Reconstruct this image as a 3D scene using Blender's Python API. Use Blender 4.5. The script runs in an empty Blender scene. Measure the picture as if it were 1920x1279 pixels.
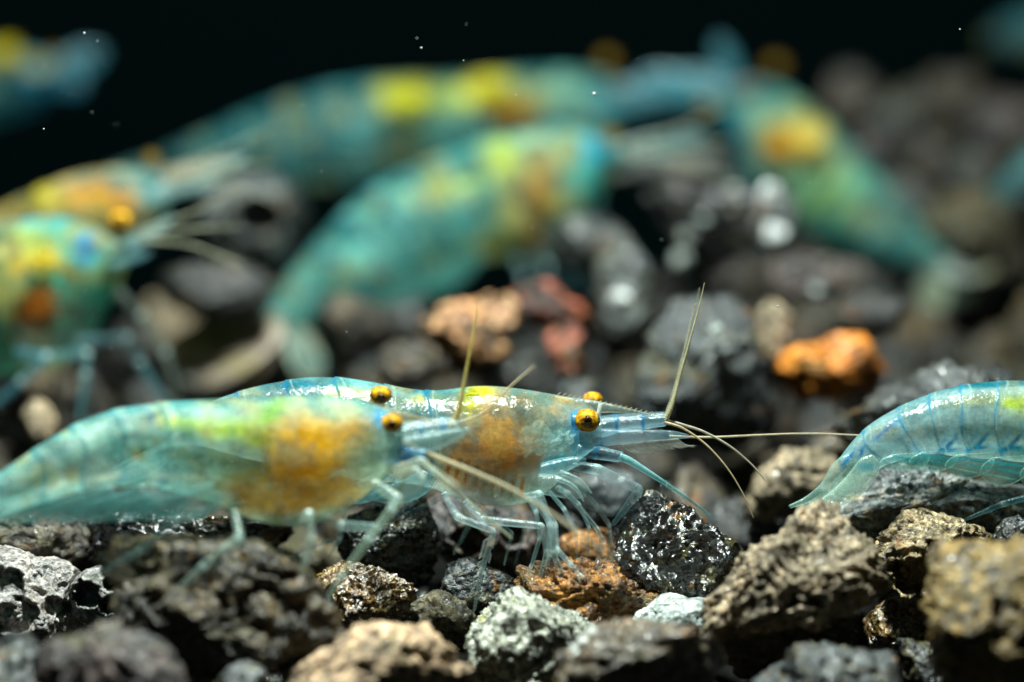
import bpy, bmesh, math, random
import numpy as np
from mathutils import Vector

sc = bpy.context.scene
C = sc.collection
# scale: 1 unit = 1 cm (a shrimp is a little over 2 cm long)
sc.unit_settings.system = 'METRIC'
sc.unit_settings.scale_length = 0.01

# ---------------------------------------------------------------- camera
TH = math.radians(14.0)          # looking slightly down
FD = 20.0                        # focus distance, cm
FP = 8800.0                      # focal length in photo pixels (1920 wide)
OZ = 1.1                         # height of the aimed point above the gravel
RIGHT = np.array([1.0, 0, 0]); FWD = np.array([0, math.cos(TH), -math.sin(TH)]); UP = np.array([0, math.sin(TH), math.cos(TH)])
ORG = np.array([0, 0, OZ])
cam = bpy.data.cameras.new('camera'); camo = bpy.data.objects.new('camera', cam); C.objects.link(camo)
camo.location = ORG - FWD*FD; camo.rotation_euler = (math.pi/2 - TH, 0, 0)
cam.sensor_width = 36.0; cam.lens = 36.0*FP/1920.0
cam.clip_start = 0.1; cam.clip_end = 500
cam.dof.use_dof = True; cam.dof.focus_distance = FD
cam.dof.aperture_fstop = cam.lens*1e-3/0.72
sc.camera = camo

# ---------------------------------------------------------------- light
w = bpy.data.worlds.new('World'); sc.world = w; w.use_nodes = True
w.node_tree.nodes['Background'].inputs[0].default_value = (0.25, 0.75, 0.8, 1)
w.node_tree.nodes['Background'].inputs[1].default_value = 0.014
def area(name, loc, target, sx, sy, power, col):
    l = bpy.data.lights.new(name, 'AREA'); l.shape = 'RECTANGLE'; l.size = sx; l.size_y = sy
    l.energy = power; l.color = col
    o = bpy.data.objects.new(name, l); C.objects.link(o); o.location = loc
    o.rotation_euler = (Vector(target)-Vector(loc)).to_track_quat('-Z', 'Y').to_euler()
    return o
area('tank_lamp', (-0.6, -0.5, 9.5), (0, 0.8, 0), 1.2, 0.6, 3500, (0.90, 1.0, 0.93))
sc.view_settings.view_transform = 'Standard'; sc.view_settings.look = 'None'
sc.view_settings.exposure = 0.0; sc.view_settings.gamma = 1.0
sc.cycles.use_denoising = True; sc.cycles.use_adaptive_sampling = True; sc.cycles.adaptive_threshold = 0.02
sc.cycles.max_bounces = 10; sc.cycles.transparent_max_bounces = 40
sc.cycles.diffuse_bounces = 3; sc.cycles.glossy_bounces = 3; sc.cycles.transmission_bounces = 6
sc.cycles.sample_clamp_indirect = 4.0; sc.cycles.sample_clamp_direct = 40.0
sc.cycles.caustics_reflective = False; sc.cycles.caustics_refractive = False

# ---------------------------------------------------------------- helpers
def P(px, py, d=0.0):
    z = FD + d
    return ORG + FWD*d + RIGHT*((px-960.0)/FP*z) + UP*((639.5-py)/FP*z)
def S(d=0.0): return (FD+d)/FP          # cm per photo pixel at that depth

def _hash(ix, iy, iz, seed):
    h = (ix.astype(np.int64)*374761393 + iy.astype(np.int64)*668265263 + iz.astype(np.int64)*2147483647 + seed*974634777) & 0xffffffff
    h = ((h ^ (h >> 13)) * 1274126177) & 0xffffffff
    h = ((h ^ (h >> 16)) * 2246822519) & 0xffffffff
    return (h ^ (h >> 15)) & 0xffffffff
def vnoise(p, seed=0):
    i = np.floor(p).astype(np.int64); f = p - i; u = f*f*f*(f*(f*6-15)+10); r = 0
    for a in (0, 1):
        for b in (0, 1):
            for c in (0, 1):
                h = _hash(i[:,0]+a, i[:,1]+b, i[:,2]+c, seed)/4294967295.0
                r = r + h*(u[:,0] if a else 1-u[:,0])*(u[:,1] if b else 1-u[:,1])*(u[:,2] if c else 1-u[:,2])
    return r*2-1
def fbm(p, seed=0, oct=4, gain=0.5):
    r = 0; a = 1.0; q = p
    for k in range(oct):
        r = r + a*vnoise(q, seed+k*17); q = q*2.03 + 3.1; a *= gain
    return r
def worley(p, seed=0):
    i = np.floor(p).astype(np.int64); f1 = np.full(len(p), 9.0); f2 = np.full(len(p), 9.0)
    for a in (-1, 0, 1):
        for b in (-1, 0, 1):
            for c in (-1, 0, 1):
                g = i + np.array([a, b, c])
                q = [g[:,k] + _hash(g[:,0], g[:,1], g[:,2], seed+5*k+1)/4294967295.0 for k in range(3)]
                dd = np.sqrt((q[0]-p[:,0])**2 + (q[1]-p[:,1])**2 + (q[2]-p[:,2])**2)
                m = dd < f1; f2 = np.where(m, f1, np.minimum(f2, dd)); f1 = np.where(m, dd, f1)
    return f1, f2
def sstep(a, b, x):
    t = np.clip((x-a)/(b-a), 0, 1); return t*t*(3-2*t)

def mesh_from(name, v, faces, smooth=True, pig=None):
    me = bpy.data.meshes.new(name)
    me.from_pydata([tuple(x) for x in np.asarray(v)], [], faces)
    if smooth: me.polygons.foreach_set('use_smooth', [True]*len(me.polygons))
    if pig is not None:
        at = me.color_attributes.new('pigment', 'FLOAT_COLOR', 'POINT')
        at.data.foreach_set('color', np.asarray(pig, dtype=np.float32).ravel())
    me.update(); return me
def link(name, me, mat, parent=None, loc=None):
    o = bpy.data.objects.new(name, me); C.objects.link(o)
    if mat is not None and not me.materials: me.materials.append(mat)
    if parent is not None: o.parent = parent
    if loc is not None: o.location = loc
    return o
def tag(o, label=None, cat=None, group=None, kind=None):
    if label: o['label'] = label
    if cat: o['category'] = cat
    if group: o['group'] = group
    if kind: o['kind'] = kind
    return o

class NT:
    def __init__(s, name):
        s.m = bpy.data.materials.new(name); s.m.use_nodes = True; s.t = s.m.node_tree; s.t.nodes.clear()
        s.out = s.n('ShaderNodeOutputMaterial')
    def n(s, k, **kw):
        x = s.t.nodes.new(k)
        for a, b in kw.items(): setattr(x, a, b)
        return x
    def l(s, a, b): s.t.links.new(a, b)
    def ramp(s, fac, stops, interp='LINEAR'):
        r = s.n('ShaderNodeValToRGB'); r.color_ramp.interpolation = interp
        e = r.color_ramp.elements
        while len(e) < len(stops): e.new(0.5)
        for el, (p, c) in zip(e, stops):
            el.position = p; el.color = (*c, 1) if not isinstance(c, (int, float)) else (c, c, c, 1)
        s.l(fac, r.inputs[0]); return r.outputs[0]
    def noise(s, vec, scale, detail=6, rough=0.6, dist=0.0):
        x = s.n('ShaderNodeTexNoise'); x.inputs['Scale'].default_value = scale; x.inputs['Detail'].default_value = detail
        x.inputs['Roughness'].default_value = rough; x.inputs['Distortion'].default_value = dist
        s.l(vec, x.inputs['Vector']); return x.outputs[0]
    def mix(s, fac, a, b, mode='MIX'):
        x = s.n('ShaderNodeMix', data_type='RGBA', blend_type=mode)
        for sock, val in ((x.inputs[0], fac), (x.inputs[6], a), (x.inputs[7], b)):
            if hasattr(val, 'is_linked'): s.l(val, sock)
            elif isinstance(val, (int, float)): sock.default_value = val if sock.type == 'VALUE' else (val, val, val, 1)
            else: sock.default_value = (*val, 1)
        return x.outputs[2]
    def math(s, op, a, b=None, c=None):
        x = s.n('ShaderNodeMath', operation=op)
        for i, v in enumerate((a, b, c)):
            if v is None: continue
            if hasattr(v, 'is_linked'): s.l(v, x.inputs[i])
            else: x.inputs[i].default_value = v
        return x.outputs[0]

# ---------------------------------------------------------------- stone materials
STONE = {}
def t_off(t, v, k):
    a = t.n('ShaderNodeVectorMath', operation='ADD'); t.l(v, a.inputs[0]); a.inputs[1].default_value = (k*3.1, k*1.7, -k*2.3); return a.outputs[0]
def stone_mat(name, cols, speck=None, rough=(0.55, 0.9), spec=0.5, scale=5.0, fine=60.0, bump=0.5, glint=0.0, coat=0.35, film=0.7):
    t = NT(name)
    tc = t.n('ShaderNodeTexCoord'); oi = t.n('ShaderNodeObjectInfo')
    off = t.n('ShaderNodeVectorMath', operation='MULTIPLY_ADD')
    cx = t.n('ShaderNodeCombineXYZ'); t.l(oi.outputs['Random'], cx.inputs[0]); t.l(oi.outputs['Random'], cx.inputs[1])
    t.l(cx.outputs[0], off.inputs[0]); off.inputs[1].default_value = (37, 91, 13); t.l(tc.outputs['Object'], off.inputs[2])
    v = off.outputs[0]
    n1 = t.noise(v, scale, 6, 0.68, 0.6)
    k = len(cols)
    col = t.ramp(n1, [(0.30 + 0.40*i/(k-1), c) for i, c in enumerate(cols)])
    n2 = t.noise(v, fine*0.5, 4, 0.75)
    m2 = t.ramp(n2, [(0.34, 0.10), (0.5, 0.9), (0.68, 2.4)])
    col = t.mix(0.9, col, m2, 'MULTIPLY')
    if speck:
        for (sc_, lo, c) in speck:
            ns = t.noise(v, sc_, 4, 0.7)
            col = t.mix(t.ramp(ns, [(lo, 0.0), (lo+0.05, 1.0)]), col, c)
    if film:      # algae, rust and mineral crust that every stone carries in patches
        for (sc_, lo, c, k_) in ((5.0, .56, (.085,.075,.02), .75), (7.5, .61, (.24,.10,.014), .8), (13, .56, (.007,.009,.009), .9), (30, .65, (.34,.34,.29), .75), (44, .62, (.012,.012,.012), .7)):
            ns = t.noise(t_off(t, v, sc_), sc_, 4, 0.72, 0.4)
            col = t.mix(t.math('MULTIPLY', t.ramp(ns, [(lo, 0.0), (lo+0.035, 1.0)]), film*k_), col, c)
    b = t.n('ShaderNodeBsdfPrincipled')
    t.l(col, b.inputs['Base Color'])
    n3 = t.noise(v, fine, 3, 0.7)
    t.l(t.ramp(n3, [(0.35, rough[0]*.7), (0.65, rough[1]*.85)]), b.inputs['Roughness'])
    b.inputs['Specular IOR Level'].default_value = spec
    if coat: t.l(t.ramp(n3, [(0.5, 0.0), (0.62, coat)]), b.inputs['Coat Weight']); b.inputs['Coat Roughness'].default_value = 0.14
    # fine relief: grain plus small pits
    vo = t.n('ShaderNodeTexVoronoi', feature='F1'); vo.inputs['Scale'].default_value = fine*0.55; t.l(v, vo.inputs['Vector'])
    h = t.math('ADD', t.math('MULTIPLY', n2, 1.0), t.math('MULTIPLY', n3, 0.6))
    h = t.math('ADD', h, t.math('MULTIPLY', vo.outputs['Distance'], 0.8 if not glint else -1.2))
    bp = t.n('ShaderNodeBump'); bp.inputs['Strength'].default_value = bump; bp.inputs['Distance'].default_value = 0.018
    if glint:      # each crystal face tilts its own way
        vg = t.n('ShaderNodeTexVoronoi', feature='F1'); vg.inputs['Scale'].default_value = fine*0.62; t.l(v, vg.inputs['Vector'])
        sb = t.n('ShaderNodeVectorMath', operation='SUBTRACT'); t.l(vg.outputs['Color'], sb.inputs[0]); sb.inputs[1].default_value = (.5,.5,.5)
        ge = t.n('ShaderNodeNewGeometry'); ma = t.n('ShaderNodeVectorMath', operation='MULTIPLY_ADD'); t.l(sb.outputs[0], ma.inputs[0]); ma.inputs[1].default_value = (glint, glint, glint); t.l(ge.outputs['Normal'], ma.inputs[2])
        nr = t.n('ShaderNodeVectorMath', operation='NORMALIZE'); t.l(ma.outputs[0], nr.inputs[0]); t.l(nr.outputs[0], bp.inputs['Normal'])
        bp.inputs['Strength'].default_value = bump*0.45
    t.l(h, bp.inputs['Height']); t.l(bp.outputs[0], b.inputs['Normal'])
    t.l(b.outputs[0], t.out.inputs[0])
    STONE[name] = t.m; return t.m
stone_mat('glitter_black', [(.004,.006,.007), (.012,.014,.015), (.03,.032,.03)], [(30, .66, (.10,.09,.06))], (0.10, 0.28), 1.0, 6, 46, 1.0, 1.1)
stone_mat('glitter_green', [(.004,.008,.008), (.012,.02,.017), (.05,.035,.015)], [(26, .64, (.12,.08,.03))], (0.14, 0.4), 0.9, 6, 55, 1.0, 1)
stone_mat('glitter_brown', [(.02,.012,.004), (.09,.05,.015), (.2,.12,.03)], [(55, .62, (.45,.3,.1))], (0.18, 0.5), 0.9, 7, 65, 1.0, 1)
stone_mat('brown_dark', [(.006,.005,.004), (.022,.018,.009), (.075,.052,.02), (.19,.12,.036)], [(9, .60, (.006,.007,.006)), (12, .61, (.26,.23,.15)), (8, .63, (.34,.19,.035)), (15, .66, (.10,.14,.12))], (0.3, 0.75), 0.6, 4.5, 45, 0.9)
stone_mat('olive', [(.02,.02,.012), (.06,.055,.028), (.14,.11,.05)], None, (0.3, 0.7), 0.6, 7, 60, 0.9)
stone_mat('orange_rust', [(.02,.012,.005), (.10,.045,.01), (.30,.12,.014), (.46,.22,.035)], [(18, .60, (.03,.022,.014)), (30, .66, (.32,.25,.1))], (0.3, 0.8), 0.6, 6.5, 60, 0.9)
stone_mat('tan_porous', [(.03,.026,.018), (.17,.135,.085), (.31,.245,.16), (.40,.28,.165)], [(10, .60, (.025,.022,.016)), (24, .64, (.03,.026,.02))], (0.5, 0.9), 0.4, 7, 55, 0.8, film=0.3)
stone_mat('tan_yellow', [(.06,.05,.03), (.24,.18,.09), (.42,.32,.18), (.5,.42,.28)], [(20, .64, (.05,.04,.02))], (0.35, 0.8), 0.6, 7, 60, 0.9)
stone_mat('ochre', [(.02,.015,.008), (.10,.068,.022), (.24,.155,.04), (.27,.20,.09)], [(12, .58, (.02,.018,.014)), (20, .64, (.36,.34,.26))], (0.3, 0.7), 0.6, 6, 45, 0.8)
stone_mat('sand_tan', [(.10,.07,.045), (.34,.24,.15), (.55,.38,.23), (.62,.42,.26)], [(16, .64, (.06,.05,.045)), (14, .66, (.25,.24,.22))], (0.5, 0.9), 0.4, 6, 45, 0.8)
stone_mat('pink_grey', [(.010,.011,.012), (.04,.039,.04), (.11,.085,.08), (.22,.15,.13)], [(9, .61, (.012,.013,.014))], (0.45, 0.85), 0.5, 4, 50, 0.6)
stone_mat('vesicle_grey', [(.09,.085,.08), (.2,.19,.185), (.30,.27,.25), (.36,.30,.26)], [(22, .64, (.06,.05,.05))], (0.35, 0.8), 0.6, 6, 60, 0.6, film=0.3)
stone_mat('pumice', [(.03,.03,.03), (.12,.12,.12), (.34,.33,.31), (.5,.48,.45)], None, (0.3, 0.7), 0.6, 7, 60, 0.7, film=0.3)
stone_mat('slate', [(.008,.010,.012), (.035,.042,.045), (.12,.135,.135)], [(14, .62, (.02,.022,.024))], (0.3, 0.7), 0.6, 5, 55, 0.6)
stone_mat('grey', [(.007,.009,.010), (.026,.031,.033), (.075,.085,.085), (.15,.155,.145)], [(14, .63, (.24,.25,.24)), (9, .62, (.10,.07,.03))], (0.2, 0.7), 0.6, 5, 45, 0.8)
stone_mat('dark_grey', [(.004,.005,.006), (.014,.016,.017), (.045,.048,.047)], [(14, .63, (.16,.165,.16)), (9, .63, (.09,.055,.02))], (0.2, 0.6), 0.8, 5, 40, 0.9)
stone_mat('lichen_white', [(.05,.055,.05), (.22,.24,.2), (.5,.52,.42), (.62,.66,.6)], [(26, .6, (.03,.03,.03)), (9, .62, (.42,.4,.14))], (0.4, 0.85), 0.5, 9, 70, 0.9, film=0.3)
stone_mat('pale_teal', [(.16,.19,.18), (.3,.35,.33), (.42,.46,.43)], None, (0.4, 0.8), 0.5, 6, 60, 0.5, film=0.3)
stone_mat('teal_grey', [(.02,.026,.028), (.06,.075,.078), (.15,.17,.165), (.3,.22,.12)], [(20, .68, (.35,.2,.08))], (0.3, 0.75), 0.6, 6, 50, 0.6)
stone_mat('orange_bright', [(.22,.06,.008), (.50,.16,.012), (.70,.24,.02), (.5,.27,.06)], [(7, .60, (.16,.11,.03)), (14, .62, (.05,.04,.02))], (0.4, 0.8), 0.5, 4, 40, 0.7, film=0.3)
stone_mat('peach', [(.06,.03,.02), (.42,.19,.07), (.62,.36,.18), (.6,.22,.13)], [(6, .53, (.02,.015,.01))], (0.45, 0.85), 0.5, 4, 40, 0.7)
stone_mat('red', [(.06,.015,.01), (.34,.085,.045), (.55,.17,.09), (.5,.3,.2)], [(7, .51, (.025,.015,.012))], (0.35, 0.8), 0.5, 4, 40, 0.7)
stone_mat('brown_grey', [(.006,.006,.005), (.022,.019,.015), (.065,.052,.038), (.14,.105,.07)], [(10, .63, (.16,.13,.08))], (0.4, 0.85), 0.5, 4, 40, 0.8)
stone_mat('brown_glint', [(.02,.015,.01), (.07,.05,.028), (.16,.11,.06)], [(3.2, .6, (.5,.52,.48))], (0.2, 0.6), 0.8, 5, 45, 0.9)  # the white patches are glints painted into the stone colour

stone_mat('wet_grey', [(.03,.034,.034), (.09,.10,.10), (.2,.22,.21)], None, (0.03, 0.12), 1.0, 4, 26, 0.5, 1.0)
stone_mat('wet_dark', [(.01,.011,.012), (.03,.032,.034), (.07,.07,.07)], None, (0.03, 0.12), 1.0, 4, 26, 0.5, 1.0)
stone_mat('glint_white', [(.4,.44,.44), (.62,.66,.66), (.8,.82,.8)], None, (0.1, 0.4), 0.8, 4, 30, 0.4, film=0.0, coat=0.0)  # near white colour that stands in for blurred glints
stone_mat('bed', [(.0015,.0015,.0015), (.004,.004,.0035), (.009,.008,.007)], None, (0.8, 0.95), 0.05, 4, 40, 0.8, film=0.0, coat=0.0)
# ---------------------------------------------------------------- stone shapes
_ico = {}
def ico(sub):
    if sub not in _ico:
        bm = bmesh.new(); bmesh.ops.create_icosphere(bm, subdivisions=sub, radius=1.0)
        v = np.array([x.co[:] for x in bm.verts]); v /= np.linalg.norm(v, axis=1)[:, None]
        f = [[q.index for q in p.verts] for p in bm.faces]; bm.free(); _ico[sub] = (v, f)
    return _ico[sub]
def relief(v, r, seed, facets=14, amp=0.09, freq=2.2, pits=0.0, pitfreq=7.0, lumps=0.0, rough=0.028, cut=(0.62, 0.93)):
    """v: points about the centre, r: mean radius. Facet cuts, lumps, fracture noise, pits."""
    rng = np.random.RandomState(seed)
    for k in range(facets):
        n = rng.normal(size=3); n /= np.linalg.norm(n)
        s = v @ n; h = s.max()*rng.uniform(*cut)
        v = v - np.outer(np.maximum(0, s-h)*0.9, n)
    nn = v/np.maximum(np.linalg.norm(v, axis=1)[:, None], 1e-6)
    q = v/r
    q = q + 0.25*np.stack([vnoise(q*1.7, seed+60+i) for i in range(3)], 1)
    v = v + nn*(r*amp*fbm(q*freq, seed, 4, 0.55))[:, None]
    f1, f2 = worley(q*2.6, seed+23)                      # broken chunks with creases between
    v = v - nn*(r*amp*0.35*(1-sstep(0.0, 0.22, f2-f1)))[:, None]
    if lumps:
        f1, f2 = worley(q*5.5, seed+3); v = v + nn*(r*lumps*(0.55-np.minimum(f1, 1)))[:, None]
    if pits:
        w_ = q + 0.12*np.stack([vnoise(q*6, seed+40+i) for i in range(3)], 1)
        f1, f2 = worley(w_*pitfreq, seed+9); sel = sstep(-0.15, 0.35, vnoise(q*2.5, seed+77))
        v = v - nn*(r*pits*sel*(1-sstep(0.18, 0.45, f1)))[:, None]
        f1, f2 = worley(w_*pitfreq*2.3, seed+19)
        v = v - nn*(r*pits*0.4*(1-sstep(0.15, 0.4, f1)))[:, None]
    ridg = 1-np.abs(fbm(q*freq*2.2, seed+31, 5, 0.6))
    v = v + nn*(r*rough*(ridg-0.6)*2)[:, None]
    v = v + nn*(r*rough*0.6*fbm(q*freq*11, seed+51, 3, 0.6))[:, None]
    return v
def stone(poly, d, style, label, seed, sub=5, rz=None, craters=(), name='stone', power=0.75, group=None, **kw):
    """A stone whose outline (photo pixels) and depth are given; solid, about as deep as it is wide."""
    if len(poly) == 4 and not isinstance(poly[0], tuple):
        cx, cy, a, b = poly; rg = random.Random(seed)
        poly = [(cx+a*math.cos(t)*rg.uniform(.86, 1.1), cy-b*math.sin(t)*rg.uniform(.86, 1.1)) for t in [i*math.pi/6 for i in range(12)]]
    pp = np.array(poly, float); c = (pp.min(0)+pp.max(0))/2
    rel = pp - c; ang = np.arctan2(-rel[:,1], rel[:,0]); rad = np.hypot(rel[:,0], rel[:,1])
    o = np.argsort(ang); ang, rad = ang[o], rad[o]
    ang = np.concatenate([ang-2*np.pi, ang, ang+2*np.pi]); rad = np.tile(rad, 3)
    dv, faces = ico(sub)
    phi = np.arctan2(dv[:,1], dv[:,0]); R = np.interp(phi, ang, rad)
    s = S(d); mr = rad.mean()*s
    if rz is None: rz = mr*0.95
    rho = np.hypot(dv[:,0], dv[:,1])**power
    v = np.stack([R*np.cos(phi)*rho*s*1.07, R*np.sin(phi)*rho*s*1.07, rz*np.sign(dv[:,2])*np.abs(dv[:,2])**0.85], 1)
    ext = np.array([v[:,0].min(), v[:,0].max(), v[:,1].min(), v[:,1].max()])
    v = relief(v, mr, seed, **kw)
    for ax, lo, hi in ((0, ext[0], ext[1]), (1, ext[2], ext[3])):    # keep the measured size after chipping
        a0, a1 = v[:,ax].min(), v[:,ax].max(); v[:,ax] = (v[:,ax]-a0)/(a1-a0)*(hi-lo)+lo
    for (kx, ky, kr, dep) in craters:      # open vesicles on the near face
        x = (kx-c[0])*s; y = -(ky-c[1])*s
        wob = 1 + 0.22*fbm(v/mr*4, seed+88, 2)
        q = np.hypot(v[:,0]-x, (v[:,1]-y)*1.15)/(kr*s)/wob
        m = v[:,2] < 0.35*rz
        v[:,2] += np.where(m, dep*s*(1-sstep(0.72, 1.0, q)) - 0.12*kr*s*np.exp(-((q-1.08)/0.12)**2), 0)
    W = np.outer(v[:,0], RIGHT) + np.outer(v[:,1], UP) + np.outer(v[:,2], FWD)
    ctr = P(c[0], c[1], d)
    ob = link(name, mesh_from(name, W, faces), STONE[style], None, ctr)
    tag(ob, label, 'stone', group)
    return ob

# ---------------------------------------------------------------- setting
def smoothmax(x): return np.maximum(x, 0)
def ground_z(x, y):
    x = np.asarray(x, float); y = np.asarray(y, float)
    z = -0.12 + 0.0*x
    z = z + 0.06*np.sin(x*1.3+0.4)*np.cos(y*0.9) 
    z = z + 0.55*sstep(0.8, 3.4, x)*sstep(4.0, 8.0, y)          # gravel heaped in the far right corner
    z = z - 0.28*sstep(1.2, -0.2, y)                             # the foreground stones lie on deeper gravel
    return z
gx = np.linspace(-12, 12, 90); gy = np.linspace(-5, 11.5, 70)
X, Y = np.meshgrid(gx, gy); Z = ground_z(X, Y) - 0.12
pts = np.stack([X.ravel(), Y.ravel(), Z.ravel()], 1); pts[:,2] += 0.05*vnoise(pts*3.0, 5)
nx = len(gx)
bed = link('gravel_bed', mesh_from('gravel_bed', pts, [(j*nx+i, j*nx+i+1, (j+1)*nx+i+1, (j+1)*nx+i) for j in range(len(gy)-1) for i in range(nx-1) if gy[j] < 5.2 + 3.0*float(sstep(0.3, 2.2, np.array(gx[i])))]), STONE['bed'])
tag(bed, kind='structure')
tw = NT('black_background'); bs = tw.n('ShaderNodeBsdfPrincipled'); bs.inputs['Base Color'].default_value = (.001,.0036,.004,1); bs.inputs['Roughness'].default_value = 0.9
bs.inputs['Specular IOR Level'].default_value = 0.0
tw.l(bs.outputs[0], tw.out.inputs[0])
bw = link('back_wall', mesh_from('back_wall', [(-24,11.5,-2),(24,11.5,-2),(24,11.5,30),(-24,11.5,30),(-24,12,-2),(24,12,-2),(24,12,30),(-24,12,30)],
     [(0,1,2,3),(7,6,5,4),(3,2,6,7),(1,5,6,2),(4,0,3,7),(4,5,1,0)], False), tw.m)
tag(bw, kind='structure')

# ---------------------------------------------------------------- foreground stones, one by one
FG = 'stones of the foreground gravel'
VES = dict(facets=5, amp=0.05, freq=3, pits=0.05, pitfreq=9, rough=0.012)
GLT = dict(facets=22, amp=0.07, freq=2.6, rough=0.04, pits=0.03, pitfreq=8, cut=(.55,.92))
PRS = dict(facets=15, amp=0.11, freq=2.0, pits=0.06, pitfreq=8.0, rough=0.05)
stone([(-60,1040),(0,1028),(60,1048),(110,1060),(140,1090),(150,1140),(120,1190),(60,1210),(-40,1215)], 0.05, 'vesicle_grey', 'grey lava stone with open round pores at the left edge', 11, 6,
      craters=[(22,1092,42,26),(40,1154,46,28),(108,1138,24,22),(-30,1120,26,16),(75,1078,10,7),(120,1098,9,6),(70,1195,16,9),(85,1110,9,6)], group=FG, **VES)
stone([(130,1130),(145,1085),(180,1060),(220,1050),(260,1060),(282,1085),(272,1130),(240,1160),(190,1168),(150,1160)], 0.0, 'pumice', 'small frothy pumice stone with pale rims around dark holes', 12, 6,
      craters=[(166,1112,30,60),(212,1092,15,40),(243,1085,16,36),(208,1132,17,44),(248,1124,20,40)], group=FG, **VES)
stone([(150,1050),(165,1010),(200,985),(260,975),(330,968),(400,962),(470,965),(520,985),(540,1030),(500,1080),(380,1090),(250,1085),(180,1080)], 0.38, 'glitter_black', 'long black glittering stone under the front shrimp\'s belly', 13, 6, group=FG, **GLT)
stone([(190,1150),(230,1090),(280,1042),(340,1018),(420,1012),(500,1030),(560,1060),(610,1110),(640,1160),(630,1200),(560,1240),(440,1260),(320,1240),(230,1190)], -0.72, 'brown_dark', 'large blurred dark brown stone under the front shrimp\'s legs', 14, 6, group=FG, facets=18, amp=0.10, freq=2.6, rough=0.028, pits=0.05, pitfreq=9)
stone([(70,1240),(90,1190),(150,1165),(210,1175),(250,1200),(310,1212),(340,1240),(350,1290),(300,1340),(120,1340),(70,1300)], -1.3, 'pink_grey', 'blurred pinkish grey stone at the bottom left corner', 15, 5, group=FG, **PRS)
stone([(-60,1230),(0,1200),(60,1190),(110,1215),(130,1260),(110,1340),(-60,1340)], -0.9, 'grey', 'blurred grey stone in the very corner at bottom left', 16, 5, group=FG, **PRS)
stone([(585,1095),(630,1065),(680,1056),(730,1070),(765,1105),(778,1150),(740,1185),(660,1190),(605,1175),(590,1130)], 0.0, 'glitter_brown', 'small golden brown sparkling stone below the two shrimps', 17, 6, group=FG, **GLT)
stone([(640,1040),(650,975),(690,940),(740,930),(790,960),(815,1020),(810,1080),(760,1100),(700,1090),(660,1075)], 0.42, 'glitter_green', 'black stone with green glints between the two front shrimps\' legs', 18, 6, group=FG, **GLT)
stone([(772,1135),(800,1112),(850,1118),(888,1150),(885,1200),(830,1220),(780,1200)], -0.08, 'olive', 'small dark olive stone left of the pale lichen stone', 19, 5, group=FG, **PRS)
stone([(830,1100),(850,1070),(900,1052),(950,1055),(968,1080),(955,1110),(900,1138),(850,1142)], 0.15, 'slate', 'flat slate grey stone below the sharp shrimp\'s hind leg', 20, 6, group=FG, facets=16, amp=0.05, rough=0.02, cut=(.5,.9))
stone([(795,965),(815,932),(860,925),(940,948),(1000,975),(1015,1030),(990,1068),(930,1078),(870,1065),(825,1035)], 0.75, 'pink_grey', 'pinkish grey stone with dark hollows behind the sharp shrimp\'s legs', 21, 6,
      craters=[(880,1010,34,40),(960,1000,26,36),(850,1045,22,26)], group=FG, facets=5, amp=0.09, rough=0.012)
stone([(965,1110),(985,1075),(1030,1060),(1080,1050),(1130,1055),(1180,1065),(1220,1085),(1255,1120),(1262,1148),(1220,1188),(1150,1205),(1060,1195),(1000,1165)], 0.06, 'orange_rust', 'rusty orange stone that the sharp shrimp\'s claws touch', 22, 6, group=FG, **PRS)
stone([(880,1190),(890,1145),(930,1115),(975,1105),(1030,1125),(1080,1155),(1120,1190),(1135,1215),(1100,1260),(1040,1310),(930,1310),(885,1260)], -0.28, 'lichen_white', 'pale stone speckled white and green in front of the rusty one', 23, 6, group=FG, **PRS)
stone([(522,1248),(560,1215),(620,1195),(680,1175),(740,1172),(800,1200),(860,1230),(878,1262),(870,1330),(700,1360),(540,1340)], -0.85, 'sand_tan', 'blurred sandy tan stone at the bottom edge', 24, 5, group=FG, **PRS)
stone([(1150,985),(1160,955),(1200,935),(1260,925),(1320,940),(1370,955),(1395,985),(1390,1020),(1350,1062),(1300,1100),(1250,1118),(1200,1098),(1165,1045)], 0.1, 'glitter_black', 'black glassy stone with white glints right of the sharp shrimp\'s legs', 25, 6, group=FG, **GLT)
stone([(1385,1010),(1420,965),(1480,945),(1540,940),(1600,955),(1640,985),(1660,1020),(1645,1062),(1600,1092),(1540,1110),(1450,1135),(1400,1155),(1350,1192),(1318,1155),(1350,1100),(1375,1050)], -0.42, 'tan_porous', 'large pitted tan stone in front of the right shrimp\'s tail', 26, 6, group=FG, **PRS)
stone([(1330,1160),(1400,1125),(1500,1105),(1580,1130),(1600,1185),(1560,1240),(1450,1262),(1370,1230)], -0.3, 'brown_dark', 'dark brown stone put in for the shaded underside of the large pitted tan one', 27, 5, group=FG, **PRS)  # dark colour stands for the shaded underside of the tan stone above
stone([(1640,1040),(1660,995),(1710,970),(1770,960),(1830,975),(1885,985),(1895,1010),(1850,1050),(1800,1110),(1730,1145),(1660,1125)], 0.05, 'tan_yellow', 'yellowish pitted stone with a deep hollow under the right shrimp', 28, 6, craters=[(1712,1072,42,60),(1740,1020,14,10),(1670,1060,14,14)], group=FG, **PRS)
stone([(1738,1190),(1755,1090),(1780,1040),(1840,1015),(1900,1005),(1990,1010),(2010,1300),(1850,1320),(1768,1265)], -0.9, 'ochre', 'large blurred ochre stone at the right edge', 29, 5, group=FG, **PRS)
stone([(1622,1152),(1660,1130),(1740,1128),(1775,1160),(1755,1215),(1680,1215)], 0.1, 'glitter_brown', 'dark shiny brown stone between the yellowish and ochre stones', 30, 5, group=FG, **GLT)
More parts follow.
